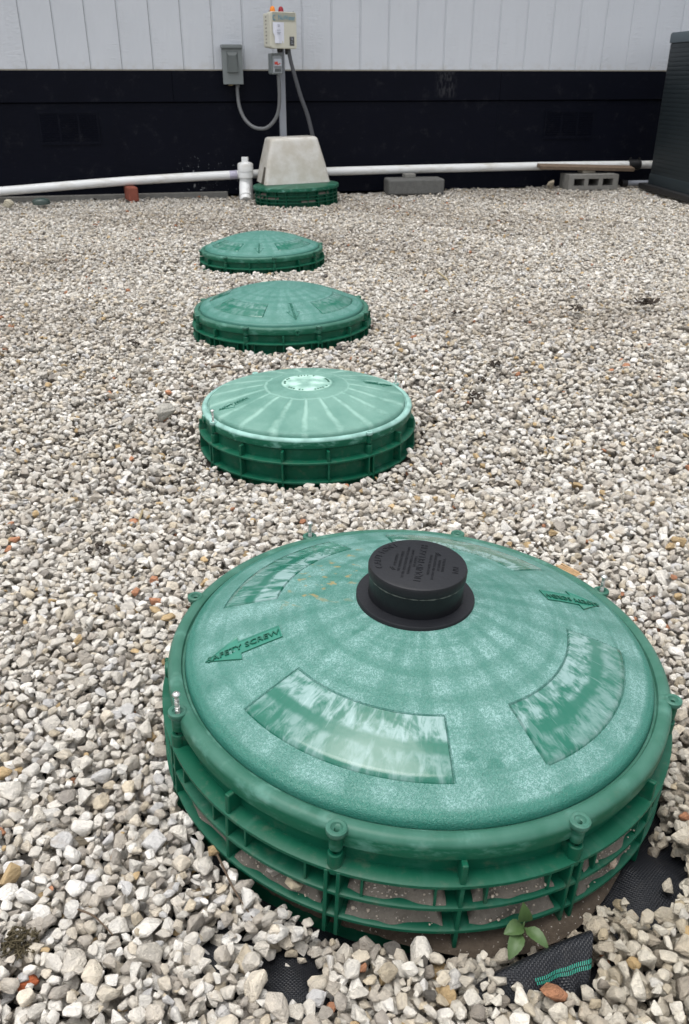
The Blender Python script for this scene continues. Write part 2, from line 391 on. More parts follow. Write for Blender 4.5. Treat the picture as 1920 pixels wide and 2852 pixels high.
# ------------------------------------------------------------------ terrain
def TZ(x, y):
    """height of the gravel surface"""
    b = np.interp(y, [0, .5, .95, 1.65, 2.57, 3.94, 6.2, 7.6], [.045, .043, .036, .024, .047, -.002, .008, .02])
    w = .004 * np.sin(x * 5.1 + y * 2.3 + 1) + .004 * np.sin(x * 2.2 - y * 4.7) + .003 * np.sin(x * 9 + y * 7)
    side = .022 * np.exp(-((x - .52) / .13) ** 2 - ((y - .86) / .25) ** 2)
    return b + w + side
DEPTH = .046
def in_poly(x, y, P):
    c = False; n = len(P); j = n - 1
    for i in range(n):
        if (P[i][1] > y) != (P[j][1] > y) and x < (P[j][0] - P[i][0]) * (y - P[i][1]) / (P[j][1] - P[i][1]) + P[i][0]: c = not c
        j = i
    return c
PATCHES = [[(.338, .678), (.368, .625), (.352, .598), (.332, .572), (.306, .556), (.290, .572), (.300, .607), (.320, .643)],
           [(-.128, .542), (-.111, .533), (-.120, .500), (-.137, .507)],
           [(-.075, .48), (-.068, .519), (-.036, .516), (-.016, .495), (-.034, .462), (-.058, .458)],
           [(.140, .492), (.184, .514), (.240, .540), (.244, .505), (.222, .474), (.190, .470), (.165, .478)]]

for k_, sc_ in ((0, 1.12), (1, 1.15), (2, 1.15)):
    mx_ = sum(p[0] for p in PATCHES[k_]) / len(PATCHES[k_]); my_ = sum(p[1] for p in PATCHES[k_]) / len(PATCHES[k_])
    PATCHES[k_] = [(mx_ + (p[0] - mx_) * sc_, my_ + (p[1] - my_) * sc_) for p in PATCHES[k_]]

# wall frame: u along the wall, n out of it
U = Vector((.9783, .2074, 0)); N = Vector((.2074, -.9783, 0)); O = Vector((0, 6.9, 0)); YAW = math.atan2(.2074, .9783)
def WP(u, n, z): return O + U * u + N * n + Vector((0, 0, z))

# ground sheet out to the horizon, lowered under the gravel
bm = bmesh.new()
xs = list(np.linspace(-4.2, 4.2, 57)); ys = list(np.linspace(-.6, 8.4, 61))
xs = [-150, -20] + xs + [20, 150]; ys = [-150, -20] + ys + [20, 150]
gv = [[bm.verts.new((x, y, float(TZ(min(max(x, -4.2), 4.2), min(max(y, -.6), 8.4))) - DEPTH - .004)) for y in ys] for x in xs]
for i in range(len(xs) - 1):
    for j in range(len(ys) - 1): bm.faces.new((gv[i][j], gv[i + 1][j], gv[i + 1][j + 1], gv[i][j + 1]))
GROUND = tag(obj("ground", bm, M_GROUND, smooth=60), kind='structure')

# ------------------------------------------------------------------ building
house = empty("building", (0, 0, 0), label="white building with vertical grooved siding above a dark navy skirting", cat="building")
house.matrix_world = Matrix.Translation(O) @ Matrix.Rotation(YAW, 4, 'Z')     # local x = u, local -y = out
PITCH = .21009; Z0 = .826; ZT = 2.7
def siding(i):
    u0 = -2.202 + PITCH * i; w = PITCH
    bm = bmesh.new(); g = .0048; dg = .0045
    # face with a ship-lapped groove on its left side
    prof = [(u0 + .0015, 0), (u0 + .0015, -.012 + dg), (u0 + g * 2, -.012 + dg), (u0 + g * 2 + .002, -.012), (u0 + w - .001, -.012), (u0 + w - .001, 0)]
    a = [bm.verts.new((x, y, Z0)) for x, y in prof]; b = [bm.verts.new((x, y, ZT)) for x, y in prof]
    for k in range(len(prof) - 1): bm.faces.new((a[k], a[k + 1], b[k + 1], b[k]))
    bm.faces.new(a); bm.faces.new(b)
    obj("siding_board", bm, M_SIDING, house)
for i in range(-9, 29): siding(i)
bm = bmesh.new(); box(bm, (.1, 1.6, 1.35), (8.4, 3.19, 2.7)); obj("wall_core", bm, M_NAVY, house)
bm = bmesh.new(); box(bm, (.1, 1.5, 2.78), (8.9, 3.9, .12)); obj("roof", bm, M_ACTOP, house)
bm = bmesh.new(); box(bm, (.1, -.011, .8215), (8.2, .022, .006)); obj("drip_edge", bm, simple("grimy_edge", (.30, .28, .23), .8, .3, 40), house)
for u0, u1 in ((-4.1, -1.24), (-1.2385, 1.20), (1.2015, 4.2)):
    bm = bmesh.new(); box(bm, ((u0 + u1) / 2, -.0115, .7195), (u1 - u0, .023, .196), bev=.002); obj("skirt_board", bm, M_NAVY, house)
for u0, u1 in ((-4.1, -2.6), (-2.599, 1.2), (1.2005, 4.2)):
    bm = bmesh.new(); box(bm, ((u0 + u1) / 2, -.0055, .305), (u1 - u0, .011, .618), bev=.0015); obj("skirt_panel", bm, M_NAVY, house)
bm = bmesh.new(); box(bm, (-2.5, -.03, -.012), (3.2, .05, .06), bev=.004); obj("footing_strip", bm, M_CONC, house)
def vent(u0, u1, z0, z1):
    bm = bmesh.new()
    w = u1 - u0; h = z1 - z0
    for c, s in (((u0 + u1) / 2, (w, .016)),): pass
    box(bm, ((u0 + u1) / 2, -.014, z1 - .008), (w, .006, .016)); box(bm, ((u0 + u1) / 2, -.014, z0 + .008), (w, .006, .016))
    for k in range(4): box(bm, (u0 + .008 + (w - .016) * k / 3, -.0145, (z0 + z1) / 2), (.014, .006, h - .034))
    box(bm, ((u0 + u1) / 2, -.0115, (z0 + z1) / 2), (w - .01, .006, h - .01))
    v = obj("vent", bm, M_NAVY, house)
    nsl = 12
    for k in range(nsl):
        for c in range(3):
            bm = bmesh.new(); cx = u0 + .008 + (w - .016) * (c + .5) / 3
            box(bm, (cx, -.015, z0 + .024 + (h - .048) * (k + .5) / nsl), ((w - .016) / 3 - .014, .003, .0185), rot=Matrix.Rotation(R(11), 3, 'X'))
            obj("vent_slat", bm, M_NAVY, v)
vent(-2.18, -1.77, .352, .568); vent(1.59, 2.01, .345, .551)

# ------------------------------------------------------------------ septic risers
def dome_h(r, Rc, h, plateau=0):
    if plateau:
        if r < plateau: return h + .002
        q = (r - plateau) / (Rc - plateau); return h * (1 - q ** 1.35)
    return h * (1 - (min(r, Rc) / Rc) ** (1.5 if h > .072 else 1.85))
def map_dome(bm, ang, rmid, f, dz=0):
    """bend flat lettering (x outward->inward, y up) on to the dome at the angle"""
    ca, sa = math.cos(R(ang)), math.sin(R(ang)); er = Vector((ca, sa, 0)); eu = -er; ev = Vector((-eu.y, eu.x, 0))
    for v in bm.verts:
        p = er * rmid + eu * v.co.x + ev * v.co.y
        v.co = Vector((p.x, p.y, f(math.hypot(p.x, p.y)) + dz + v.co.z))
def radial_plate(bm, ang, r0, r1, z0, z1, t, bev=.0012):
    box(bm, ((r0 + r1) / 2 * math.cos(R(ang)), (r0 + r1) / 2 * math.sin(R(ang)), (z0 + z1) / 2), (r1 - r0, t, z1 - z0), rot=Matrix.Rotation(R(ang), 3, 'Z'), bev=bev)
def screw_bm(bm, x, y, z0, hgt, tilt=0):
    tmp = bmesh.new()
    rs = .0021
    tube(tmp, [(0, 0, -.012), (0, 0, hgt - .006)], rs, 8)
    pts = [(math.cos(a) * rs * 1.15, math.sin(a) * rs * 1.15, -.006 + (hgt - .002) * i / 96) for i, a in enumerate(np.linspace(0, 2 * math.pi * 9, 97))]
    tube(tmp, pts, .00055, 4)
    lathe(tmp, [(rs, hgt - .008), (.0024, hgt - .0055), (.0046, hgt - .0035), (.0047, hgt - .0028), (.0036, hgt - .0009), (.0016, hgt - .0001), (.0012, hgt - .0012), (0.0001, hgt - .0012)], 14)
    M = Matrix.Translation((x, y, z0)) @ Matrix.Rotation(R(tilt), 4, 'Y')
    for v in tmp.verts: v.co = M @ v.co
    me = bpy.data.meshes.new("screw"); tmp.to_mesh(me); tmp.free(); bm.from_mesh(me); bpy.data.meshes.remove(me)

def riser(loc, tilt, label, Rc, h, mdome, mrim, mside, lugs, screws, fins, arrows, panels, flanges, bottom, big=True, plateau=0, dirt=None, plugs=(), ridges=False, webs=True):
    ro = Rc * 1.072                                     # rim's outer radius
    root = empty("septic_riser", loc, label=label, cat="septic riser", group="green septic tank risers in a row")
    root.rotation_euler = (tilt[1], -tilt[0], 0)
    f = lambda r: dome_h(r, Rc - .006, h, plateau) + .0085 if r < Rc - .006 else .0085
    # --- dome surface on a polar grid with grooves along the panel borders
    pr0, pr1 = .174, .241
    rr = [.0008] + list(np.linspace(.012, Rc - .008, 30))
    aa = list(np.linspace(-180, 180, 145)[:-1]); gw = .0015
    if panels:
        rr = [r for r in rr if min(abs(r - pr0), abs(r - pr1)) > .0035] + [pr0 - gw, pr0 + gw, pr0, pr1 - gw, pr1, pr1 + gw]
        for p0, p1 in panels:
            for a in (p0, p1):
                a = (a + 180) % 360 - 180; ga = .42
                aa = [q for q in aa if abs(q - a) > .7] + [a - ga, a, a + ga]
    if plateau: rr = [r for r in rr if min(abs(r - plateau), abs(r - plateau * 1.5)) > .004] + [plateau - .001, plateau + .0015, plateau * 1.5 - .001, plateau * 1.5 + .001]
    rr = sorted(rr); aa = sorted(aa)
    def inpan(r, a, m=0):
        for k, (p0, p1) in enumerate(panels):
            d = (a - p0) % 360
            if pr0 - 1e-6 <= r <= pr1 + 1e-6 and d <= (p1 - p0) % 360 + 1e-6: return k
        return -1
    def height(r, a):
        z = f(r)
        for p0, p1 in panels:
            w = (p1 - p0) % 360; d = (a - p0) % 360
            if (abs(r - pr0) < 1e-5 or abs(r - pr1) < 1e-5) and d <= w + .01: z -= .0026
            elif pr0 < r < pr1 and (min(abs(d), abs(d - w), abs(d - 360)) < .01): z -= .0026
            elif pr0 < r < pr1 and d < w: z += .0004
        if ridges and plateau * 1.5 < r < Rc - .03:
            k = (a / 20.0) % 1; z += .0016 * math.exp(-((k - .5) / .06) ** 2) * min(1, (Rc - .03 - r) / .06)
        return z
    bms = [bmesh.new() for _ in range(len(panels) + 1)]; maps = [dict() for _ in bms]
    def V(k, i, j):
        if (i, j) not in maps[k]:
            r, a = rr[i], aa[j]; maps[k][(i, j)] = bms[k].verts.new((r * math.cos(R(a)), r * math.sin(R(a)), height(r, a)))
        return maps[k][(i, j)]
    for i in range(len(rr) - 1):
        for j in range(len(aa)):
            j2 = (j + 1) % len(aa); am = (aa[j] + (aa[j2] if j2 else aa[j2] + 360)) / 2; rm = (rr[i] + rr[i + 1]) / 2
            k = inpan(rm, am) + 1
            bms[k].faces.new((V(k, i, j), V(k, i + 1, j), V(k, i + 1, j2), V(k, i, j2)))
    # rounded shoulder of the dome and the groove round it
    zr = f(rr[-1])
    lathe(bms[0], [(rr[-1], zr), (Rc - .0048, zr - .0010), (Rc - .0020, zr - .0030), (Rc - .0005, zr - .0062), (Rc, zr - .0125)], 144)
    bmesh.ops.remove_doubles(bms[0], verts=bms[0].verts, dist=.0002)
    lid = obj("lid", bms[0], mdome, root, smooth=35)
    for b in bms[1:]: obj("smooth_panel", b, M_PANEL if h > .072 else M_PANELFAR, lid, smooth=50)
    # rim
    bm = bmesh.new(); zg = zr - .0125
    lathe(bm, [(Rc + .0004, zg), (Rc + .0030, zg), (Rc + .0046, .0), (Rc + .009, .002), (ro - .006, .0015), (ro - .0022, -.0008), (ro, -.0045), (ro - .0006, -.020), (ro - .0035, -.0225), (ro - .009, -.0225)], 144)
    obj("rim", bm, mrim, lid, smooth=35)
    for i, a in enumerate(lugs):
        bm = bmesh.new(); c = (ro * math.cos(R(a)), ro * math.sin(R(a)))
        e = 1.0 if big else .78
        lathe(bm, [(.0026, -.012), (.0028, -.001), (.0038 * e, -.0006), (.0052 * e, .0008), (.0060 * e, .0024), (.0086 * e, .0030), (.0103 * e, .0018), (.0105 * e, -.0015), (.0096 * e, -.0042), (.0072 * e, -.0062), (.0068 * e, -.0228), (.003, -.0228)], 20, c=c)
        disc(bm, .0027, -.010, 12, c)
        L = obj("lug", bm, mrim, lid, smooth=40)
        if i in screws:
            bm = bmesh.new(); screw_bm(bm, c[0], c[1], 0, screws[i], 0); obj("screw", bm, M_STEEL, lid, smooth=40)
    for a in arrows:
        k = Rc / .277; bm = bmesh.new()
        pts = [(-.044, 0), (-.004, .0245), (-.004, .0125), (.044, .0125), (.044, -.0125), (-.004, -.0125), (-.004, -.0245)]
        pts = [(x * k, y * k * .92) for x, y in pts]
        # recessed looking outline: raised border, its outer wall darkened as painted step shade
        inner = [(x * .97 - .0004, y * .92) for x, y in pts]
        n = len(pts)
        def sub(P, m=6):
            out = []
            for q in range(len(P)):
                x0, y0 = P[q]; x1, y1 = P[(q + 1) % len(P)]
                out += [(x0 + (x1 - x0) * s / m, y0 + (y1 - y0) * s / m) for s in range(m)]
            return out
        A = sub(pts); B = sub(inner)
        va = [bm.verts.new((x, y, -.0014)) for x, y in A]; vt = [bm.verts.new((x * .985, y * .95, .0016)) for x, y in A]
        vb = [bm.verts.new((x, y, .0015)) for x, y in B]; vc = [bm.verts.new((x * .975, y * .90, .0001)) for x, y in B]
        for X, Y in ((va, vt), (vt, vb), (vb, vc)):
            for q in range(len(X)): bm.faces.new((X[q], X[(q + 1) % len(X)], Y[(q + 1) % len(Y)], Y[q]))
        bm.faces.new(vc); bmesh.ops.triangulate(bm, faces=[ff for ff in bm.faces if len(ff.verts) > 4])
        map_dome(bm, a, .211 * k if not plateau else .183, f)
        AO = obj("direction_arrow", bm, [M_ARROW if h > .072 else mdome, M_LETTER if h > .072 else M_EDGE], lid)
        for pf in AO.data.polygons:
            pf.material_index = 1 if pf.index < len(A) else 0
        bm = text_bm("SAFETY SCREW", .0120 * k, .0009); map_dome(bm, a, .211 * k if not plateau else .183, f, .0010)
        obj("lettering", bm, M_LETTER if h > .072 else M_EDGE, lid)
    for a in plugs:
        bm = bmesh.new(); lathe(bm, [(.0028, .002), (.0032, .0045), (.0085, .0045), (.0098, .003), (.0098, 0)], 18); disc(bm, .003, .0015, 12)
        Mx = Matrix.Rotation(R(a), 4, 'Z') @ Matrix.Translation((ro - .001, 0, -.0135)) @ Matrix.Rotation(R(90), 4, 'Y')
        for v in bm.verts: v.co = Mx @ v.co
        obj("side_plug", bm, mrim, lid, smooth=40)
    # --- the riser under the lid
    rw = Rc * 1.038; rf = Rc * 1.103 if big else Rc * 1.115
    bm = bmesh.new(); lathe(bm, [(rw - .004, -.006), (rw, -.006), (rw, -.2), (rw - .004, -.2)], 120)
    wall = obj("riser_ring", bm, mside, root, smooth=35)
    for z in flanges:
        bm = bmesh.new()
        lathe(bm, [(rw - .001, z + .0008), (rf - .002, z), (rf, z - .0012), (rf, z - .0045), (rf - .0015, z - .0058), (rw - .001, z - .0055)], 120)
        obj("flange", bm, mside, wall, smooth=35)
    ztop = flanges[0]
    for a in fins:
        bm = bmesh.new(); radial_plate(bm, a, rw - .002, rf - .0015, ztop - .002, ztop + .024, .0062, .0015); obj("fin", bm, mside, wall)
        bm = bmesh.new(); radial_plate(bm, a, rw - .002, rf - .0004, bottom, ztop - .003, .0042, .0008); obj("rib", bm, mside, wall)
        if webs and len(flanges) > 1:
            for d in (-4.6, 4.6):
                bm = bmesh.new(); radial_plate(bm, a + d, rw - .002, rf - .0022, flanges[1] - .001, flanges[0] - .004, .0026, .0005); obj("web", bm, mside, wall)
    for a in lugs:
        for d in (-1.15, 1.15):
            bm = bmesh.new(); radial_plate(bm, a + d * .277 / Rc, rw - .002, rf + .0006, bottom, ztop - .003, .0040, .0008); obj("rib", bm, mside, wall)
        if webs and len(flanges) > 1:
            for d in (-5.4, 5.4):
                bm = bmesh.new(); radial_plate(bm, a + d, rw - .002, rf - .0022, flanges[1] - .001, flanges[0] - .004, .0026, .0005); obj("web", bm, mside, wall)
        bm = bmesh.new(); rb = ro + .001; c = (rb * math.cos(R(a)), rb * math.sin(R(a))); e = 1 if big else .8
        lathe(bm, [(.0028, -.036), (.003, -.0282), (.0062 * e, -.0275), (.0074 * e, -.0286), (.0076 * e, -.032), (.0072 * e, ztop - .008), (.004, ztop - .010)], 18, c=c)
        radial_plate(bm, a, rw - .002, rb, ztop - .006, -.029, .0135 * e, .0008)
        obj("screw_boss", bm, mside, wall, smooth=40)
    if dirt:
        for (zi, a0, a1, th, wf) in dirt:
            bm = bmesh.new(); na = int((a1 - a0) / .35); nr = 7; z = flanges[zi]; grid = []
            ph = rng.uniform(0, 9)
            for i in range(na + 1):
                a = a0 + (a1 - a0) * i / na; row = []
                edge = .78 + .16 * math.sin(a * .31 + ph) * math.sin(a * .117 + ph * 2) + .09 * math.sin(a * .62 + ph) + .04 * math.sin(a * 1.23 + ph * 3)
                taper = min(1, (i + .5) / 4, (na - i + .5) / 4)
                for j in range(nr + 1):
                    q = j / nr; r = rw - .001 + (rf - rw - .001) * q * min(.97, edge * wf)
                    zz = z + .0004 + th * taper * (1 - q ** 1.6) * (1 + rng.uniform(-.12, .12) + .16 * math.sin(a * .5 + ph + q * 2)) + (.0 if j == nr else rng.uniform(0, .0022))
                    row.append(bm.verts.new((r * math.cos(R(a)), r * math.sin(R(a)), zz)))
                grid.append(row)
            for i in range(na):
                for j in range(nr): bm.faces.new((grid[i][j], grid[i + 1][j], grid[i + 1][j + 1], grid[i][j + 1]))
            tag(obj("dirt_fill", bm, M_DIRT, wall, smooth=60), kind='stuff')
    return root, lid, wall

LUG = [-154, -108.6, -63.2, -17.1, 27.5, 73.5, 118, 162]
FIN = [-177.5, -132.0, -85.5, -39.5, 5, 50, 96, 140]
M_D1 = mat_dome("green_dome_weathered", .74, .45, 430, 1)
M_D2 = mat_dome("green_dome_bleached", .6, .3, 420, 5, edge=.2325, rays=19, floor=.22)
M_D3 = mat_dome("green_dome_far", .5, .55, 300, 3, floor=.05)
C1 = (.0875, .8337, .1595)
LID1, lid1, wall1 = riser(C1, (-.0374, .006), "largest nearest green septic riser with black bleach port on its domed lid", .277, .073, M_D1, M_RIM, M_SIDE,
      LUG, {0: .027, 6: .026, 4: .026}, FIN, [-165.5, 18], [(-143, -86), (-62.4, -5.5), (40, 97), (117, 170.5)],
      [-.044, -.074, -.106], -.135, plugs=(-172,),
      dirt=[(1, -106, -88, .020, 1), (1, -83, -67, .022, 1), (1, -60, -42, .021, 1.0), (2, -131, -111, .017, .9), (2, -106, -88, .021, 1.05), (2, -83, -66, .024, 1.1), (2, -60.5, -42, .022, 1), (2, -150, -134, .010, .7), (1, -36, -22, .012, .9)])
def rot(L, d): return [a + d for a in L]
M_RIM2 = mat_side("green_rim_bleached", .5, .05, .8)
riser((-.0891, 1.9035, .090), (0, 0), "smaller green septic riser with pale flat-topped lid streaked with white rays", .2325, .034, M_D2, M_RIM2, M_SIDE,
      [-145, -55, 29, 125], {0: .030, 2: .030}, [-122.5, -100, -77.5, -33, -11, 51, 77, 101, 147, 170, -167], [-154, 20], [], [-.049, -.094], -.13, big=False, plateau=.062, ridges=True, plugs=(-160,), webs=False,)
riser((-.214, 2.874, .081), (.0, 0), "green septic riser with pointed domed lid, third counted from the camera", .277, .067, M_D3, M_RIM, M_SIDE,
      LUG, {}, FIN, [-76, 107.5], [(-53.5, 3.5), (27, 84), (129.5, 186.5), (206.6, 259.5)], [-.046, -.078, -.108], -.13, plugs=(-77,))
riser((-.403, 4.2416, .039), (.012, 0), "green septic riser farthest out in the open gravel, partly buried, no housing on it", .277, .064, M_D3, M_RIM, M_SIDE,
      rot(LUG, -11), {}, rot(FIN, -11), [-88, 95.5], [(-65.5, -8.5), (15, 72), (117.5, 174.5), (194.6, 247.5)], [-.046, -.078], -.11, plugs=(-88,))

# bleach port on the near lid
PX, PZ = -.0072, .0668
bm = bmesh.new(); lathe(bm, [(.055, PZ), (.0685, PZ), (.0695, PZ + .001), (.0695, PZ + .0085), (.0685, PZ + .0098), (.0555, PZ + .0102)], 72, c=(PX, 0)); 
port = bpy.data.objects.new("x", None); bpy.data.objects.remove(port)
bm2 = bmesh.new(); lathe(bm2, [(.0552, PZ), (.0552, PZ + .0382), (.0535, PZ + .0387)], 72, c=(PX, 0)); port = obj("bleach_port", bm2, M_BLACK, LID1, smooth=40)
obj("port_flange", bm, M_CAP, port, smooth=40)
bm = bmesh.new(); zt = PZ + .0510
lathe(bm, [(.0545, zt - .0128), (.0562, zt - .0130), (.0570, zt - .0122), (.0573, zt - .004), (.0562, zt - .0012), (.0535, zt), (.0002, zt)], 72, c=(PX, 0)); obj("port_cap", bm, M_CAP, port, smooth=35)
bm = bmesh.new(); prv = None
for i in range(181):      # ragged pale line of old sealant under the cap
    a = 2 * math.pi * i / 180; w = .0011 + .0009 * math.sin(i * .9) * math.sin(i * .23) + random.uniform(-.0003, .0005); w = max(.0003, w)
    r = .0557; q = [bm.verts.new((PX + r * math.cos(a), r * math.sin(a), zt - .0142 + s * w * .5)) for s in (-1, 1)]
    if prv: bm.faces.new((prv[0], q[0], q[1], prv[1]))
    prv = q
obj("sealant_seam", bm, M_CAPSEAM, port)
def cap_text(txt, size, x, y, ext=.0005, sp=1.0, az=79):
    bm = text_bm(txt, size, ext, spacing=sp); e1 = Vector((math.cos(R(az)), math.sin(R(az)), 0)); e2 = Vector((-e1.y, e1.x, 0))
    for v in bm.verts: v.co = Vector((PX, 0, zt + .0003)) + e1 * (v.co.x + y) + e2 * (v.co.y - x) + Vector((0, 0, v.co.z))
    obj("lettering", bm, M_CAP, port)
cap_text("LIQUID BLEACH", .0114, .0035, .002, .00035, 1.02)
for t_, x_, y_, s_ in (("FOR SERVICE", -.0258, .002, .0052), ("USE MANUFACTURER", -.0200, .0, .0050), ("TO USE SAFE MATERIAL FACTORY", -.0142, -.001, .0050), ("MANUFACTURER ACTION", -.0085, .001, .0050), ("SEE SERVICE", -.0035, .003, .0050),
                       ("OPEN ONLY TO REFILL", .0135, .0, .0048), ("DO NOT USE OTHER BLEACH", .0190, -.002, .0048), ("SEE MANUAL", .0243, .001, .0048), ("MADE IN U.S.A.", .0292, .003, .0048)):
    cap_text(t_, s_ * .92, x_, y_, .00012)
cap_text("NSF", .0095, .0440, -.004, .0003)
for i, ch in enumerate("CAUTION!"):       # curved word along the cap's left edge
    bm = text_bm(ch, .0112, .00035); a = 193 - i * 10.2
    er = Vector((math.cos(R(a)), math.sin(R(a)), 0)); et = Vector((er.y, -er.x, 0))
    for v in bm.verts: v.co = Vector((PX, 0, zt + .0003)) + er * (.0462 + v.co.y) + et * v.co.x + Vector((0, 0, v.co.z))
    obj("lettering", bm, M_CAP, port)
for x_, y_ in ((-.0300, -.013), (.0255, .022)):       # two pairs of slashes
    bm = bmesh.new()
    for d in (-.0011, .0011): box(bm, (PX + x_ + d, y_, zt + .0004), (.0009, .0065, .0008), rot=Matrix.Rotation(R(28), 3, 'Z'))
    obj("emblem", bm, M_BLACK, port)

# moulded words in the middle of the pale lid
for o_ in list(bpy.data.objects):
    if o_.get('label', '').startswith("smaller green"):
        for rad_, n_, dk in ((.052, 44, 0),):
            bm = bmesh.new()
            for i in range(n_):
                a = i * 360 / n_
                if i % 9 in (6, 7, 8) or (i * 7) % 5 == 0: continue
                box(bm, (rad_ * math.cos(R(a)), rad_ * math.sin(R(a)), .0449), (.0050, .0030, .0014), rot=Matrix.Rotation(R(a), 3, 'Z'))
            obj("moulded_marks", bm, M_RIM, [c for c in o_.children if c.name.startswith('lid')][0])

# ------------------------------------------------------------------ fifth riser against the wall, with the pump cover on it
C5 = WP(-.455, .49, 0); rt = .302
r5 = empty("septic_riser", (C5.x, C5.y, .108), label="green septic riser against the wall under the cream plastic cover", cat="septic riser", group="green septic tank risers in a row")
r5.rotation_euler = (0, R(-1.5), 0)
bm = bmesh.new(); lathe(bm, [(.0005, .004), (rt - .008, 0), (rt - .002, -.001), (rt, -.005), (rt, -.021), (rt - .003, -.023), (rt - .03, -.023)], 96); obj("top_plate", bm, mat_side("green_plate", .55, .25), r5, smooth=35)
bm = bmesh.new(); lathe(bm, [(rt - .030, -.01), (rt - .030, -.2)], 96); w5 = obj("riser_ring", bm, M_SIDE, r5, smooth=35)
for z in (-.048, -.070, -.092):
    bm = bmesh.new(); lathe(bm, [(rt - .031, z), (rt - .010, z), (rt - .010, z - .005), (rt - .031, z - .005)], 96); obj("flange", bm, M_SIDE, w5)
for k in range(24):
    bm = bmesh.new(); radial_plate(bm, k * 15 + 4, rt - .032, rt - .0105, -.16, -.022, .0045, .0006); obj("rib", bm, M_SIDE, w5)
bm = bmesh.new()
for a0, a1, z in ((-160, -140, -.07), (-135, -112, -.07), (-80, -60, -.092), (-55, -35, -.048), (-150, -132, -.048)):
    lathe(bm, [(rt - .031, z + .014), (rt - .022, z + .011), (rt - .014, z + .0005)], 20, a0, a1)
tag(obj("dirt_fill", bm, M_DIRT, w5), kind='stuff')

# cream cover: tapered shell with rounded corners standing on the riser plate
hc = empty("pump_cover", (0, 0, 0), label="cream tapered plastic pump cover standing on the green riser plate", cat="cover")
hc.matrix_world = Matrix.Translation(WP(-.452, .345, .112)) @ Matrix.Rotation(YAW + R(4), 4, 'Z') @ Matrix.Rotation(R(-1.3), 4, 'Y')
def rrect(w, d, r, n=5):
    out = []
    for cx, cy, a0 in ((w / 2 - r, d / 2 - r, 0), (-w / 2 + r, d / 2 - r, 90), (-w / 2 + r, -d / 2 + r, 180), (w / 2 - r, -d / 2 + r, 270)):
        for k in range(n + 1): a = R(a0 + 90 * k / n); out.append((cx + r * math.cos(a), cy + r * math.sin(a)))
    return out
bm = bmesh.new(); secs = [(0, .475, .33, .030, 0), (.12, .425, .29, .03, 0), (.270, .345, .235, .03, .0), (.284, .337, .225, .03, 0), (.292, .318, .205, .03, 0)]
rings = []
for z, w, d, r, oy in secs: rings.append([bm.verts.new((x, y + oy, z)) for x, y in rrect(w, d, r)])
for A, B in zip(rings, rings[1:]):
    for i in range(len(A)): bm.faces.new((A[i], A[(i + 1) % len(A)], B[(i + 1) % len(A)], B[i]))
bm.faces.new(rings[-1]); obj("shell", bm, M_COVER, hc, smooth=40)
bm = bmesh.new(); v = [bm.verts.new(p) for p in ((-.2375 - .001, -.125, .001), (-.2375 - .001, -.03, .001), (-.2185 - .0025, -.085, .112), (-.2185 - .0025, -.118, .112))]
bm.faces.new(v); r_ = bmesh.ops.extrude_face_region(bm, geom=bm.faces[:]); 
for q in [g for g in r_['geom'] if isinstance(g, bmesh.types.BMVert)]: q.co.x += .006
obj("side_opening", bm, simple("shadowed_opening", (.07, .06, .045), .8), hc)

# ------------------------------------------------------------------ electrics on the post
PU, PN = -.4875, .17
bm = bmesh.new(); box(bm, (0, 0, .535), (.046, .044, 1.23), bev=.003)
post = tag(obj("post", bm, M_POST), "square grey post rising behind the cream cover to carry the control box", "post")
post.matrix_world = Matrix.Translation(WP(PU, PN, 0)) @ Matrix.Rotation(YAW, 4, 'Z')
# control box, turned a little further than the wall
cb = empty("control_box", (0, 0, 0), label="beige alarm control box with an amber and a red lamp on top", cat="control box")
CBW, CBH, CBD = .196, .214, .118
CBM = Matrix.Translation(WP(-.507, .235 + CBD / 2, 1.054)) @ Matrix.Rotation(YAW + R(17), 4, 'Z') @ Matrix.Rotation(R(.3), 4, 'Y')
cb.matrix_world = CBM
def rbox(bm, cx, cz, w, h, y0, y1, r, inset=0):
    P = rrect(w, h, r); n = len(P)
    A = [bm.verts.new((cx + x, y0, cz + z)) for x, z in P]; B = [bm.verts.new((cx + x, y1, cz + z)) for x, z in P]
    if inset:
        Cc = [bm.verts.new((cx + x * (1 - inset * 2 / w), y1 - inset, cz + z * (1 - inset * 2 / h))) for x, z in P]
    for i in range(n): bm.faces.new((A[i], A[(i + 1) % n], B[(i + 1) % n], B[i]))
    if inset:
        for i in range(n): bm.faces.new((B[i], B[(i + 1) % n], Cc[(i + 1) % n], Cc[i]))
        bm.faces.new(Cc)
    else: bm.faces.new(B)
    bm.faces.new(A)
bm = bmesh.new(); rbox(bm, 0, 0, CBW - .012, CBH - .012, CBD / 2, -.012, .012); obj("enclosure", bm, M_BEIGE, cb)
bm = bmesh.new(); rbox(bm, 0, 0, CBW, CBH, -.014, -CBD / 2 + .004, .015, .004); cov = obj("cover", bm, M_BEIGE, cb)
fy = -CBD / 2 - .001
bm = bmesh.new(); box(bm, (.004, fy, .078), (.166, .0012, .052)); ls = obj("brand_strip", bm, M_LABEL, cb)
bm = text_bm("NuWater", .041, .0005, spacing=.98)
for v in bm.verts: v.co = Vector((.0235 + v.co.x * .78, fy - .0012 - v.co.z, .073 + v.co.y))
obj("lettering", bm, M_BLUE, ls)
bm = bmesh.new(); tube(bm, [(-.067 + .010 * math.cos(a) * (1 - .25 * i / 14), fy - .001, .072 + .014 * math.sin(a)) for i, a in enumerate(np.linspace(.9, 5.6, 15))], .0026, 6)
obj("drop_emblem", bm, M_BLUE, ls)
bm = bmesh.new()
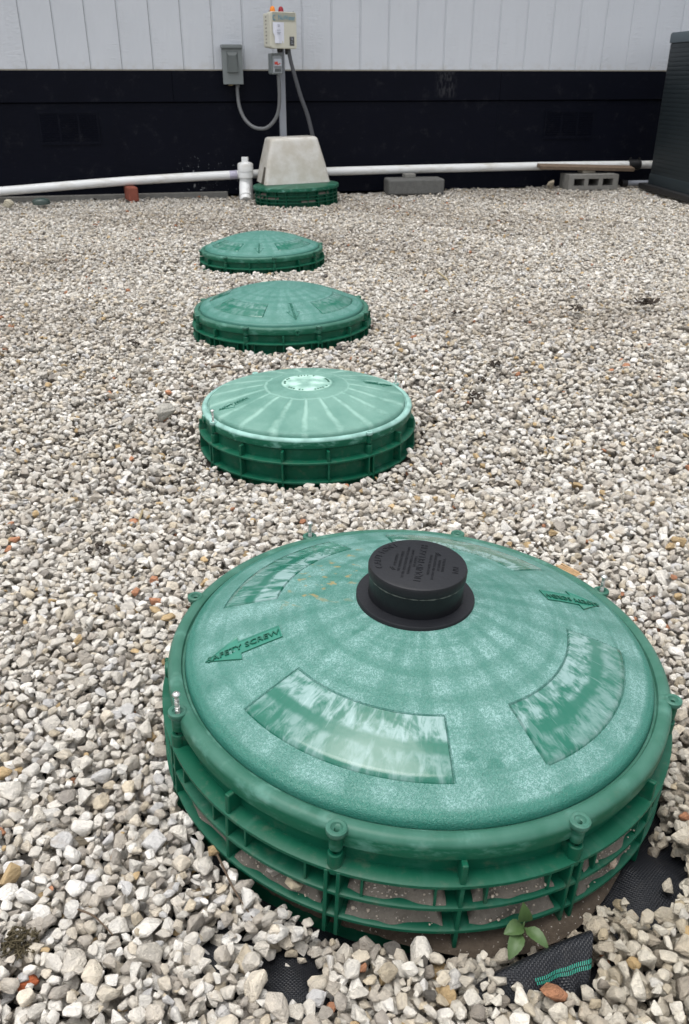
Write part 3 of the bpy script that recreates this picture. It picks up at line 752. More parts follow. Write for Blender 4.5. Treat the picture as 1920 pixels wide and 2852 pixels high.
pv = [[bm.verts.new((-.080 + .082 * i / 6 + (.012 if j < 3 else 0) * (1 - i / 6), fy - .004 - .006 * math.sin(i * .9) * (1 - j / 6), .046 - .122 * (6 - j) / 6)) for j in range(7)] for i in range(7)]
for i in range(6):
    for j in range(6): bm.faces.new((pv[i][j], pv[i + 1][j], pv[i + 1][j + 1], pv[i][j + 1]))
pn = obj("paper_notice", bm, M_PAPER, cb, smooth=60)
for k, (z_, w_) in enumerate(((.030, .020), (.022, .016), (.0, .026), (-.013, .030), (-.021, .022))):
    bm = bmesh.new(); box(bm, (-.040, fy - .0105, z_), (w_, .0006, .0035)); obj("print_line", bm, M_GREYPRINT, pn)
bm = bmesh.new(); box(bm, (.060, fy, -.062), (.034, .0012, .054)); bs = obj("black_sticker", bm, M_DARKPRINT, cb)
for x_, z_, w_, h_ in ((.060, -.043, .018, .003), (.063, -.052, .010, .006), (.057, -.066, .012, .003), (.062, -.076, .016, .003)):
    bm = bmesh.new(); box(bm, (x_, fy - .001, z_), (w_, .0006, h_)); obj("print_line", bm, M_GREYPRINT, bs)
for k in range(8):
    bm = bmesh.new(); box(bm, (-CBW / 2 + .0055, .018, .078 - k * .0215), (.0012, .018 if k % 2 else .012, .008)); obj("side_print", bm, simple("faded_print", (.16, .15, .125), .6) if k == 0 else bpy.data.materials["faded_print"], cb)
for x_, m_, nm in ((-.050, M_AMBER, "amber_lamp"), (.012, M_REDLENS, "red_lamp")):
    bm = bmesh.new(); lathe(bm, [(.0185, 0), (.0182, .010), (.0172, .022), (.0145, .032), (.0085, .0385), (.0002, .041)], 24, c=(x_, .0), zc=CBH / 2 - .006); L = obj(nm, bm, m_, cb, smooth=60)
    bm = bmesh.new(); lathe(bm, [(.0205, 0), (.0205, .006), (.018, .007)], 24, c=(x_, .0), zc=CBH / 2 - .007); obj("lamp_collar", bm, M_GREYLT, L, smooth=40)
for x_ in (-CBW / 2 + .012, CBW / 2 - .008):
    bm = bmesh.new(); lathe(bm, [(.005, 0), (.005, .006), (.0005, .007)], 12, c=(x_, -.03), zc=CBH / 2 - .001); obj("cover_screw", bm, M_GREYDK, cb)
bm = bmesh.new(); box(bm, (CBW / 2 + .001, -.035, .012), (.005, .012, .034), bev=.001); obj("latch", bm, M_GREYLT, cb)
for x_, r_, h_ in ((-.005, .019, .028), (-.055, .010, .008), (.045, .0125, .040)):
    bm = bmesh.new(); lathe(bm, [(r_, 0), (r_, -h_ * .7), (r_ * .8, -h_)], 16, c=(x_, -.005), zc=-CBH / 2 + .007); disc(bm, r_ * .8, -CBH / 2 + .007 - h_, 16, (x_, -.005)); obj("cable_gland", bm, M_RUBBER, cb, smooth=40)
# switch box hanging below it on the post
sw = empty("switch_box", (0, 0, 0), label="small grey switch box with red toggle under the control box", cat="switch box")
sw.matrix_world = Matrix.Translation(WP(-.535, .275, .858)) @ Matrix.Rotation(YAW + R(8), 4, 'Z')
bm = bmesh.new(); rbox(bm, 0, 0, .078, .128, .065, -.014, .009); obj("back_box", bm, M_GREY, sw)
bm = bmesh.new(); rbox(bm, .002, -.004, .064, .108, -.014, -.022, .006, .003); obj("face_plate", bm, M_GREYLT, sw)
bm = bmesh.new(); rbox(bm, .003, .006, .052, .048, -.020, -.034, .006, .005); obj("flip_cover", bm, M_CLEAR, sw)
bm = bmesh.new(); box(bm, (-.012, -.038, .004), (.022, .010, .017), bev=.002); box(bm, (.006, -.037, -.002), (.024, .006, .006), rot=Matrix.Rotation(R(-22), 3, 'Y')); obj("red_toggle", bm, M_REDSW, sw)
bm = bmesh.new(); box(bm, (.003, -.023, -.040), (.045, .004, .022), bev=.001); obj("lower_cover", bm, M_GREYDK, sw)
for x_, z_ in ((-.028, .052), (.027, .046), (-.026, -.060)):
    bm = bmesh.new(); lathe(bm, [(.005, 0), (.0005, .002)], 10)
    for v in bm.verts: v.co = Vector((x_ + v.co.x, -.024 - v.co.z, z_ + v.co.y))
    obj("plate_screw", bm, M_GREYDK, sw)
# disconnect box on the siding
db = empty("disconnect_box", (0, 0, 0), label="grey metal disconnect box with raised cover, mounted on the siding", cat="electrical box")
db.matrix_world = Matrix.Translation(WP(-.818, 0, .852)) @ Matrix.Rotation(YAW, 4, 'Z')
bm = bmesh.new(); box(bm, (0, -.052, 0), (.132, .082, .232), bev=.003); obj("back_box", bm, M_GREY, db)
bm = bmesh.new()
for z0, w0, y0 in (): pass
a = [(-.068, -.094, .098), (.068, -.094, .098), (.068, -.094, -.117), (-.068, -.094, -.117)]
box(bm, (0, -.098, -.008), (.140, .009, .224), bev=.002); cv = obj("door", bm, M_GREY, db)
bm = bmesh.new()
o_ = [(-.038, .083), (.038, .083), (.038, -.048), (-.038, -.048)]; i_ = [(-.024, .058), (.024, .058), (.036, -.045), (-.036, -.045)]
vo = [bm.verts.new((x, -.1025, z)) for x, z in o_]; vi = [bm.verts.new((x, -.1225, z)) for x, z in i_]
for k in range(4): bm.faces.new((vo[k], vo[(k + 1) % 4], vi[(k + 1) % 4], vi[k]))
bm.faces.new(vi); obj("embossed_panel", bm, M_GREYDK, cv)
bm = bmesh.new(); box(bm, (0, -.062, .116), (.142, .102, .020), bev=.004); obj("hood", bm, M_GREY, db)
bm = bmesh.new(); tube(bm, [(-.071, -.108, .104), (.071, -.108, .104)], .0055, 10); obj("hinge", bm, M_GREYDK, db)
bm = bmesh.new(); lathe(bm, [(.020, 0), (.020, -.010), (.015, -.013)], 16, c=(-.014, -.055), zc=-.115); obj("hub", bm, simple("brassy_hub", (.30, .25, .13), .5), db)
bm = bmesh.new(); lathe(bm, [(.0155, 0), (.0155, -.022), (.012, -.026)], 16, c=(.032, -.055), zc=-.114); obj("conduit_gland", bm, M_COND, db)
# flexible conduit and cable
cp = [(-.786, .055, .736), (-.790, .060, .69), (-.784, .08, .592), (-.755, .11, .514), (-.708, .15, .466), (-.658, .19, .451), (-.607, .215, .459), (-.556, .235, .506), (-.527, .25, .571), (-.519, .262, .658), (-.522, .268, .79)]
bm = bmesh.new(); tube(bm, smooth_path([WP(*p) for p in cp], 8), .0125, 12); tag(obj("flexible_conduit", bm, M_COND, smooth=60), "grey flexible conduit hanging in a loop from disconnect box to switch box", "conduit")
kp = [(-.449, .285, .948), (-.444, .30, .90), (-.424, .305, .817), (-.377, .31, .660), (-.333, .31, .545), (-.300, .31, .42), (-.290, .30, .385)]
bm = bmesh.new(); tube(bm, smooth_path([WP(*p) for p in kp], 8), [.013 + .0022 * (i / 48) for i in range(49)], 12); tag(obj("power_cable", bm, M_CABLE, smooth=60), "dark cable slanting from the control box down behind the cream cover", "cable")

# ------------------------------------------------------------------ pipework along the wall
pp = [(-3.1, .12, .03), (-2.494, .12, .066), (-1.613, .12, .116), (-.819, .12, .142), (-.025, .12, .152), (1.507, .12, .158), (2.489, .12, .152), (3.3, .12, .15)]
bm = bmesh.new(); tube(bm, smooth_path([WP(*p) for p in pp], 6), .030, 20)
pipe = tag(obj("drain_pipe", bm, M_PVC, smooth=60), "long white plastic drain pipe sagging along the foot of the wall", "pipe")
bm = bmesh.new(); tube(bm, [WP(-.885, .12, .1405), WP(-.83, .12, .1423)], .0308, 20); obj("primer_ring", bm, M_PRIMER, pipe, smooth=60)
bm = bmesh.new(); tube(bm, [WP(2.292, .12, .1532), WP(2.395, .12, .1528)], .0385, 20); cpl = obj("rubber_coupling", bm, M_RUBBER, pipe, smooth=60)
for u_ in (2.305, 2.382):
    bm = bmesh.new(); tube(bm, [WP(u_ - .007, .12, .153), WP(u_ + .007, .12, .153)], .0425, 20); box(bm, WP(u_, .13, .200), (.014, .02, .016)); obj("hose_clamp", bm, M_RUBBER, cpl, smooth=40)
co = empty("cleanout_pipe", (0, 0, 0), label="white plastic sewer cleanout with square-headed plug beside the cream cover", cat="pipe")
co.location = WP(-.775, .20, .0)
bm = bmesh.new(); lathe(bm, [(.046, -.06), (.046, .135), (.052, .138), (.052, .165)], 28); obj("riser_tube", bm, M_PVC, co, smooth=40)
bm = bmesh.new(); lathe(bm, [(.052, .128), (.0545, .130), (.0545, .168), (.054, .170)], 28); obj("hub", bm, M_PVC, co, smooth=40)
bm = bmesh.new(); lathe(bm, [(.054, .171), (.0565, .172), (.0565, .218), (.052, .226), (.034, .234), (.0005, .237)], 36); cp_ = obj("plug_cap", bm, M_PVC, co, smooth=35)
bm = bmesh.new(); box(bm, (0, 0, .250), (.046, .046, .034), bev=.003); obj("square_head", bm, M_PVC, cp_)
bm = bmesh.new(); tube(bm, smooth_path([(-.004, .0, .10), (-.006, -.025, .06), (.0, -.075, .018), (.006, -.12, -.02)], 6), .043, 24); tube(bm, [(.0015, -.082, .014), (.003, -.094, .004)], .0465, 24); obj("wye_branch", bm, M_PVC, co, smooth=50)
bm = bmesh.new(); tube(bm, [WP(2.235, .22, .027), WP(2.62, .22, .023)], .021, 16); gp_ = tag(obj("grey_pipe", bm, M_POST, smooth=60), "short grey pipe lying on the gravel behind the air conditioner", "pipe")
bm = bmesh.new(); tube(bm, [WP(2.205, .22, .0272), WP(2.25, .22, .027)], .026, 16); obj("end_fitting", bm, M_RUBBER, gp_, smooth=60)

# brick, blocks, plank, stones along the wall
def place(name, bm, mat, u, n, z, rz, label, cat, **k):
    o = tag(obj(name, bm, mat, **k), label, cat); o.matrix_world = Matrix.Translation(WP(u, n, z)) @ Matrix.Rotation(YAW + R(rz), 4, 'Z'); return o
bm = bmesh.new(); box(bm, (0, 0, 0), (.068, .18, .098), bev=.010); place("brick", bm, M_BRICK, -1.598, .16, .036, 12, "red brick standing under the white pipe", "brick")
bm = bmesh.new(); box(bm, (0, 0, 0), (.425, .19, .108), bev=.012); place("concrete_block", bm, M_CONCDK, .478, .26, .052, -3, "solid dark grey concrete block lying under the pipe, no holes", "block")
bm = bmesh.new(); box(bm, (0, 0, 0), (.085, .07, .030), bev=.006); place("shim", bm, M_CONC, .455, .20, .118, 5, "pale shim wedged between the solid block and the white pipe", "shim")
# hollow block lying with its three holes towards the yard
bm = bmesh.new(); Wb, Db, Hb = .40, .19, .108
xs_ = [-.2, -.158, -.074, -.042, .042, .074, .158, .2]; zs_ = [-Hb / 2, -.026, .026, Hb / 2]
for i in range(7):
    for j in range(3):
        if j == 1 and i % 2 == 1: continue
        box(bm, ((xs_[i] + xs_[i + 1]) / 2, 0, (zs_[j] + zs_[j + 1]) / 2), (xs_[i + 1] - xs_[i], Db, zs_[j + 1] - zs_[j]))
bmesh.ops.remove_doubles(bm, verts=bm.verts, dist=.0001)
dup_ = {}
for f_ in list(bm.faces): dup_.setdefault(tuple(sorted(v.index for v in f_.verts)), []).append(f_)
bm.verts.index_update(); dup_ = {}
for f_ in list(bm.faces): dup_.setdefault(tuple(sorted(v.index for v in f_.verts)), []).append(f_)
bmesh.ops.delete(bm, geom=[f_ for L in dup_.values() if len(L) > 1 for f_ in L], context='FACES_ONLY')
place("cinder_block", bm, M_CONC, 1.90, .26, .055, -4, "hollow grey cinder block with three holes facing the yard", "block")
bm = bmesh.new(); box(bm, (0, 0, 0), (.20, .012, .07)); place("block_core", bm, M_GAP, 1.93, .18, .055, -4, "dark mortar behind the three holes of the cinder block", "block") if False else bm.free()
bm = bmesh.new(); box(bm, (0, 0, 0), (.11, .09, .022), bev=.005); place("wood_shim", bm, simple("pale_shim", (.30, .27, .22), .9, .3, 60), 1.90, .20, .121, 4, "pale flat piece on top of the hollow cinder block", "shim")
bm = bmesh.new(); box(bm, (0, 0, 0), (.78, .09, .026), bev=.003)
o_ = place("plank", bm, M_WOOD, 1.885, .215, .150, -2, "weathered wood plank lying against the white pipe above the cinder block", "plank"); o_.matrix_world = o_.matrix_world @ Matrix.Rotation(R(2.0), 4, 'Y') @ Matrix.Rotation(R(8), 4, 'X')

def stone_mesh(seed, n=15, bev=.10, seg=2):
    rg = np.random.default_rng(seed)
    bm = bmesh.new()
    for i in range(n):
        v = rg.normal(size=3); v /= np.linalg.norm(v); v *= rg.uniform(.82, 1.12)
        bm.verts.new(v)
    r_ = bmesh.ops.convex_hull(bm, input=bm.verts)
    bmesh.ops.delete(bm, geom=[g for g in r_['geom_interior'] if isinstance(g, bmesh.types.BMVert)], context='VERTS')
    bmesh.ops.dissolve_limit(bm, angle_limit=R(16), verts=bm.verts, edges=bm.edges)
    bmesh.ops.bevel(bm, geom=list(bm.edges), offset=bev, segments=seg, affect='EDGES', profile=.5, clamp_overlap=True)
    bmesh.ops.triangulate(bm, faces=[f for f in bm.faces if len(f.verts) > 4])
    bmesh.ops.recalc_face_normals(bm, faces=bm.faces)
    me = bpy.data.meshes.new("stone"); bm.to_mesh(me); bm.free(); me.materials.append(M_STONE)
    me.shade_smooth(); me.set_sharp_from_angle(angle=R(32))
    return me
NV = 22
SM = [stone_mesh(100 + i, n=[11, 13, 15, 18][i % 4]) for i in range(NV)]

def rock(loc, s, rz, col, label, name="rock", k=3):
    o = bpy.data.objects.new(name, SM[k]); link(o); o.location = loc; o.scale = s; o.rotation_euler = (R(12), R(-8), rz); o['col'] = list(col); return tag(o, label, "rock")
rock((-.452, 1.983, .032), (.032, .026, .022), .6, (.42, .40, .36), "large pale rock alone on the gravel left of the streaked lid", k=5)
P = WP(-2.40, .42, .02); rock(P, (.045, .03, .03), .2, (.52, .48, .38), "cream stone at the far left end of the white pipe", k=7)
P = WP(1.60, .25, .03); rock(P, (.06, .045, .04), .9, (.30, .26, .20), "tan rock beside the hollow cinder block", k=9)
rock((-.288, .482, .046), (.0135, .0105, .009), .3, (.42, .12, .05), "orange-red stone among the pale gravel at the bottom corner", k=11)

bm = bmesh.new(); lathe(bm, [(.0005, .022), (.03, .020), (.052, .012), (.058, .002), (.058, -.02)], 28); o_ = place("drain_cover", bm, M_DISH, -2.20, .36, .022, 0, "small dark green drain cover in the gravel under the pipe", "cover", smooth=50); o_.scale = (1, .8, 1)

# ------------------------------------------------------------------ air conditioner at the right end of the wall
ax0 = Vector((2.345, 6.95, 0)); adir = Vector((.078, -.90, 0)).normalized(); AW = .80
ac = empty("air_conditioner", (0, 0, 0), label="dark grey air conditioner unit with louvred sides at the wall's end", cat="air conditioner")
ang = math.atan2(adir.y, adir.x)
ac.matrix_world = Matrix.Translation(ax0 + Vector((0, 0, .05))) @ Matrix.Rotation(ang, 4, 'Z')   # local x toward the camera along the left side, local y = into the unit (right)
AH = .98
bm = bmesh.new(); Pn = rrect(AW, AW, .05, 6); A = [bm.verts.new((x + AW / 2, y + AW / 2, .01)) for x, y in Pn]; B = [bm.verts.new((x + AW / 2, y + AW / 2, AH)) for x, y in Pn]
for i in range(len(Pn)): bm.faces.new((A[i], A[(i + 1) % len(Pn)], B[(i + 1) % len(Pn)], B[i]))
bm.faces.new(A); bm.faces.new(B); cab = obj("cabinet", bm, M_GAP, ac, smooth=30)
nl = 30
for k in range(nl):
    z0 = .07 + (AH - .11) * k / nl; hh = (AH - .11) / nl * .96
    bm = bmesh.new()
    for e, (w_, z_) in enumerate(((AW + .008, z0), (AW + .011, z0 + hh * .25), (AW + .0095, z0 + hh))):
        ring = [bm.verts.new((x + AW / 2, y + AW / 2, z_)) for x, y in rrect(w_, w_, .055, 5)]
        if e:
            for i in range(len(ring)): bm.faces.new((prev[i], prev[(i + 1) % len(ring)], ring[(i + 1) % len(ring)], ring[i]))
        prev = ring
    obj("louvre", bm, M_AC, cab, smooth=30)
def collar(name, z0, z1, g, mat):
    bm = bmesh.new(); P0 = rrect(AW + g, AW + g, .06, 6); a = [bm.verts.new((x + AW / 2, y + AW / 2, z0)) for x, y in P0]; b = [bm.verts.new((x + AW / 2, y + AW / 2, z1 - .012)) for x, y in P0]
    c = [bm.verts.new((x * .985 + AW / 2, y * .985 + AW / 2, z1)) for x, y in P0]
    for X, Y in ((a, b), (b, c)):
        for i in range(len(P0)): bm.faces.new((X[i], X[(i + 1) % len(P0)], Y[(i + 1) % len(P0)], Y[i]))
    bm.faces.new(a); bm.faces.new(c); obj(name, bm, mat, ac, smooth=35)
collar("top_cap", AH - .035, AH + .03, .026, M_ACTOP); collar("base_pan", 0, .075, .024, M_AC)
bm = bmesh.new(); box(bm, (0, 0, 0), (.90, .88, .04), bev=.006)
pad = tag(obj("equipment_pad", bm, M_RUBBER), "black pad under the air conditioner", "pad"); pad.matrix_world = ac.matrix_world @ Matrix.Translation((AW / 2 + .01, AW / 2 - .015, -.021))

# ------------------------------------------------------------------ landscape fabric, flap
bm = bmesh.new(); nx, ny = 120, 90; fv = []
FZ = lambda x, y: float(TZ(x, y)) - .044 + .026 * max(math.exp(-((x - px) ** 2 + (y - py) ** 2) / .0035) for px, py in ((.328, .615), (-.124, .52), (-.046, .49))) + .003 * math.sin(x * 46 + y * 31) * math.sin(y * 57 - x * 12) + .0018 * math.sin(x * 130 + y * 40)
for i in range(nx + 1):
    x = -.62 + 1.34 * i / nx; fv.append([bm.verts.new((x, .22 + 1.0 * j / ny, FZ(x, .22 + 1.0 * j / ny))) for j in range(ny + 1)])
for i in range(nx):
    for j in range(ny):
        xc = -.62 + 1.34 * (i + .5) / nx - C1[0]; yc = .22 + (j + .5) / ny - C1[1]
        if math.hypot(xc, yc) < .283: continue
        bm.faces.new((fv[i][j], fv[i + 1][j], fv[i + 1][j + 1], fv[i][j + 1]))
bmesh.ops.delete(bm, geom=[v for v in bm.verts if not v.link_faces], context='VERTS')
tag(obj("landscape_fabric", bm, M_FABRIC, smooth=60), "black woven landscape fabric showing through bare patches in the gravel", "landscape fabric")
# loose flap standing up out of the gravel, top edge torn, teal tracer line
top = [(.120, .480, .034), (.134, .486, .042), (.155, .493, .047), (.184, .505, .049), (.210, .516, .050), (.237, .527, .049)]
bot = [(.124, .472, .022), (.145, .471, .022), (.165, .469, .020), (.186, .467, .016), (.204, .468, .012), (.217, .474, .010)]
T_ = smooth_path(top, 8); B_ = smooth_path(bot, 8); nr = 14
bm = bmesh.new(); g = []
def flap_pt(i, q):
    p = T_[i].lerp(B_[i], q); w = .0045 * math.sin(i * .35 + q * 3) + .003 * math.sin(i * .9 - q * 5); sag = -.010 * math.sin(q * math.pi)
    return p + Vector((.2, -1, .5)).normalized() * (w * q) + Vector((0, -1, 0)) * sag * -1 * .6
for i in range(len(T_)): g.append([bm.verts.new(flap_pt(i, j / nr)) for j in range(nr + 1)])
for i in range(len(T_) - 1):
    for j in range(nr): bm.faces.new((g[i][j], g[i + 1][j], g[i + 1][j + 1], g[i][j + 1]))
# fold behind the top edge
h_ = [[bm.verts.new(T_[i] + Vector((0, .004 * k, -.0012 * k * k))) for k in range(1, 6)] for i in range(len(T_))]
for i in range(len(T_) - 1):
    L0 = [g[i][0]] + h_[i]; L1 = [g[i + 1][0]] + h_[i + 1]
    for k in range(5): bm.faces.new((L0[k], L0[k + 1], L1[k + 1], L1[k]))
flap = tag(obj("fabric_flap", bm, M_FABRIC, smooth=60), "folded flap of black fabric with teal dashed line sticking out of gravel", "landscape fabric")
bm = bmesh.new()
def fp(s, q):
    s = min(max(s, 0), len(T_) - 1.001); i = int(s); return flap_pt(i, q).lerp(flap_pt(i + 1, q), s - i)
s = 21.
while s < len(T_) - 1.4:
    for row in range(2):
        q0 = .24 + row * .06; s0 = s + (.30 if row % 2 else 0)
        P4 = [fp(s0, q0), fp(s0 + .27, q0), fp(s0 + .27, q0 + .048), fp(s0, q0 + .048)]
        nrm = (P4[1] - P4[0]).cross(P4[3] - P4[0]).normalized()
        if nrm.y > 0: nrm = -nrm
        bm.faces.new([bm.verts.new(p + nrm * .0006) for p in P4])
    s += .60
tag(obj("tracer_line", bm, M_TRACER, flap), kind='stuff')

# soil along the foot of the near riser
bm = bmesh.new(); g = []
for i in range(121):
    a = -128 + 100 * i / 120; row = []
    wdt = .034 * max(.25, math.exp(-((a + 72) / 26) ** 2))
    for j in range(9):
        r = .284 + wdt * j / 8; x, y = C1[0] + r * math.cos(R(a)), C1[1] + r * math.sin(R(a))
        row.append(bm.verts.new((x, y, float(TZ(x, y)) - .006 - .012 * (j / 8) ** 2 + rng.uniform(-.0012, .0012))))
    g.append(row)
for i in range(120):
    for j in range(8): bm.faces.new((g[i][j], g[i + 1][j], g[i + 1][j + 1], g[i][j + 1]))
tag(obj("soil", bm, mat_soil("damp_soil", (.040, .031, .023), (.11, .088, .068)), smooth=60), kind='stuff')

# ------------------------------------------------------------------ gravel: every stone dropped on the heap
RES = .005; X0, X1, Y0, Y1 = -3.9, 3.9, .10, 8.0
nxg, nyg = int((X1 - X0) / RES), int((Y1 - Y0) / RES)
gx = X0 + (np.arange(nxg) + .5) * RES; gy = Y0 + (np.arange(nyg) + .5) * RES
HF = (TZ(gx[:, None], gy[None, :]) - DEPTH).astype(np.float32)
def half(y): return .41 * (.888 * y + .36) + .34
def wall_y(x): return 6.9 + .212 * x - .03
RISERS = [(C1[0], C1[1], .303), (-.0891, 1.9035, .257), (-.214, 2.874, .305), (-.403, 4.2416, .305), (C5.x, C5.y, .285)]
HOLES = [(co.location.x, co.location.y, .05), (*WP(-1.598, .19, 0)[:2], .05)]
pos_x, pos_y, pos_z, ROT, SCL, IDX, COLR, KEY = [], [], [], [], [], [], [], []
PAL = np.array([(.52, .50, .465), (.58, .565, .535), (.46, .435, .395), (.40, .37, .33), (.49, .45, .385), (.63, .62, .60), (.34, .315, .285), (.44, .39, .31), (.48, .48, .485), (.27, .25, .23), (.40, .30, .175), (.38, .19, .115), (.10, .095, .09)])
PW = np.array([20, 22, 16, 11, 9, 13, 7, 4, 6, 3.0, 1.6, .4, .3]); PW /= PW.sum()
def band_area(y): return 2 * half(y)
ysamp = np.linspace(.14, 8.0, 500); wts = np.array([2 * half(y) for y in ysamp])
N_ST = 350000
cdf = np.cumsum(wts / wts.sum())
yr = np.interp(rng.random(N_ST), cdf, ysamp)
xr = rng.uniform(-1, 1, N_ST) * np.array([half(y) for y in yr])
size = np.clip(np.exp(rng.normal(math.log(.0071), .31, N_ST)), .0042, .0145)
extra = 62000      # a denser last layer close to the camera
yr = np.concatenate([yr, rng.uniform(.26, 1.5, extra) ** 1.0]); xr = np.concatenate([xr, rng.uniform(-1, 1, extra) * np.array([half(v) for v in yr[-extra:]])]); size = np.concatenate([size, np.clip(np.exp(rng.normal(math.log(.0071), .31, extra)), .0042, .0145)])
NT_ = len(yr)
asp = rng.uniform(.60, 1.0, NT_); flat = rng.uniform(.42, .85, NT_)
yaw = rng.uniform(0, 2 * math.pi, NT_); til = rng.normal(0, .40, NT_); til2 = rng.normal(0, .32, NT_)
idx = rng.integers(0, NV, NT_); ci = rng.choice(len(PAL), NT_, p=PW); bright = rng.normal(1, .10, NT_)
NEARLY = rng.random(NT_)
for i in range(NT_):
    bx = by = None; bh = 9
    for k in range(3):
        if k == 0: x, y = xr[i], yr[i]
        else: x, y = xr[i] + (rng_x := (NEARLY[(i * 7 + k) % NT_] - .5)) * .10, yr[i] + (NEARLY[(i * 13 + k * 5) % NT_] - .5) * .10
        a, b = int((x - X0) / RES), int((y - Y0) / RES)
        if a < 3 or b < 3 or a >= nxg - 3 or b >= nyg - 3: continue
        hh = HF[a, b] - float(np.interp(y, [0, .5, .95, 1.65, 2.57, 3.94, 6.2, 7.6], [.045, .043, .036, .024, .047, -.002, .008, .02])) if y < 9 else 0
        if hh < bh: bh, bx, by = hh, x, y
    if bx is None: continue
    x, y = bx, by; s = size[i]; r = s * (1 + asp[i]) / 2; c = s * flat[i]
    if y > wall_y(x) - s: continue
    ok = True
    for cx, cy, cr in RISERS:
        d2 = (x - cx) ** 2 + (y - cy) ** 2
        if d2 < (cr + r * .55) ** 2: ok = False; break
    if not ok: continue
    if y < 1.3 and -.2 < x < .42:
        if any(in_poly(x, y, P) for P in PATCHES[:3]) and NEARLY[i] > .03: continue
        if in_poly(x, y, PATCHES[3]): continue
        a_ = math.degrees(math.atan2(y - C1[1], x - C1[0])); dd = math.hypot(x - C1[0], y - C1[1])
        if -96 < a_ < -60 and dd < .326 and NEARLY[i] > .3: continue
    for cx, cy, cr in HOLES:
        if (x - cx) ** 2 + (y - cy) ** 2 < cr * cr: ok = False
    if not ok: continue
    k = max(1, int(r / RES + .5)); a, b = int((x - X0) / RES), int((y - Y0) / RES)
    if a - k < 0 or b - k < 0 or a + k + 1 > nxg or b + k + 1 > nyg: continue
    sub_ = HF[a - k:a + k + 1, b - k:b + k + 1]
    base = .5 * float(sub_.mean()) + .5 * float(sub_.max())
    if base - float(TZ(x, y)) > (.008 if y < 1.6 else .006): continue           # the heap is full here
    zc = base + c * .50
    ii = np.arange(-k, k + 1) * RES; dd2 = (ii[:, None] ** 2 + ii[None, :] ** 2) / (r * r)
    np.maximum(sub_, np.where(dd2 < 1, zc + c * np.sqrt(np.maximum(0, 1 - dd2)), -9).astype(np.float32), out=sub_)
    pos_x.append(x); pos_y.append(y); pos_z.append(zc); ROT.append((til[i], til2[i], yaw[i])); SCL.append((s * 1.08, s * asp[i] * 1.08, c * 1.08)); IDX.append(idx[i])
    col = PAL[ci[i]] * bright[i] * np.array([1.12, 1.095, 1.06])
    brown = .5 + .5 * math.sin(x * 1.7 + 2.1 * math.sin(y * 1.1) + .6) * math.sin(y * 2.3 + 1.4 * math.sin(x * 1.3)); brown = max(0., brown - .45) * min(1, max(0, (y - 1.6) / 1.5)) * 1.1
    if brown > 0 and NEARLY[(i * 3) % NT_] < .75: col = col * (1 - .42 * brown) * np.array([1.0, 1 - .05 * brown, 1 - .10 * brown])
    warm = max(0, 1 - (math.hypot(x - .28, y - .60) / .33)) * .9          # stones by the near riser carry a film of dirt
    col = col * (1 - warm * .30) * np.array([1 + .02 * warm, 1 - .035 * warm, 1 - .17 * warm])
    COLR.append(col)
PX_, PY_, PZ_ = map(np.array, (pos_x, pos_y, pos_z)); SCLA = np.array(SCL); n_all = len(PX_)
# which stones show largest: in the frame, near, on top of the heap
ai = ((PX_ - X0) / RES).astype(int); bi = ((PY_ - Y0) / RES).astype(int)
ontop = HF[ai, bi] <= PZ_ + SCLA[:, 2] * 1.02
th_ = R(27.32); zc_ = PY_ * math.cos(th_) - (PZ_ - .774) * math.sin(th_); yc_ = -(PY_ * math.sin(th_) + (PZ_ - .774) * math.cos(th_))
inside = (np.abs(PX_ / zc_) < .41) & (np.abs(yc_ / zc_) < .609)
score = np.where(ontop & inside, SCLA[:, 0] * SCLA[:, 1] / zc_ ** 2, 0)
order = np.argsort(-score); single = set(order[:300].tolist())
for q in order[:300]:
    o = bpy.data.objects.new("stone", SM[IDX[q]]); link(o, GROUND)
    o.location = (PX_[q], PY_[q], PZ_[q]); o.rotation_euler = ROT[q]; o.scale = SCL[q]; o['col'] = [float(v) for v in COLR[q]]
rest = np.array([q for q in range(n_all) if q not in single])
me = bpy.data.meshes.new("gravel"); me.from_pydata(np.stack([PX_, PY_, PZ_], 1)[rest].tolist(), [], [])
for nm, typ, dat, prop in (("rot", 'FLOAT_VECTOR', np.array(ROT)[rest], 'vector'), ("scl", 'FLOAT_VECTOR', SCLA[rest], 'vector'), ("col", 'FLOAT_COLOR', np.concatenate([np.clip(np.array(COLR)[rest], 0, 1), np.ones((len(rest), 1))], 1), 'color'), ("idx", 'INT', np.array(IDX)[rest], 'value')):
    at = me.attributes.new(nm, typ, 'POINT'); at.data.foreach_set(prop, np.ascontiguousarray(dat, dtype=np.int32 if typ == 'INT' else np.float32).ravel())
gravel = link(bpy.data.objects.new("gravel", me)); tag(gravel, kind='stuff')
gn = bpy.data.node_groups.new("gravel_stones", 'GeometryNodeTree')
gn.interface.new_socket("Geometry", in_out='INPUT', socket_type='NodeSocketGeometry'); gn.interface.new_socket("Geometry", in_out='OUTPUT', socket_type='NodeSocketGeometry')
gi = gn.nodes.new('NodeGroupInput'); go = gn.nodes.new('NodeGroupOutput'); iop = gn.nodes.new('GeometryNodeInstanceOnPoints'); join = gn.nodes.new('GeometryNodeJoinGeometry')
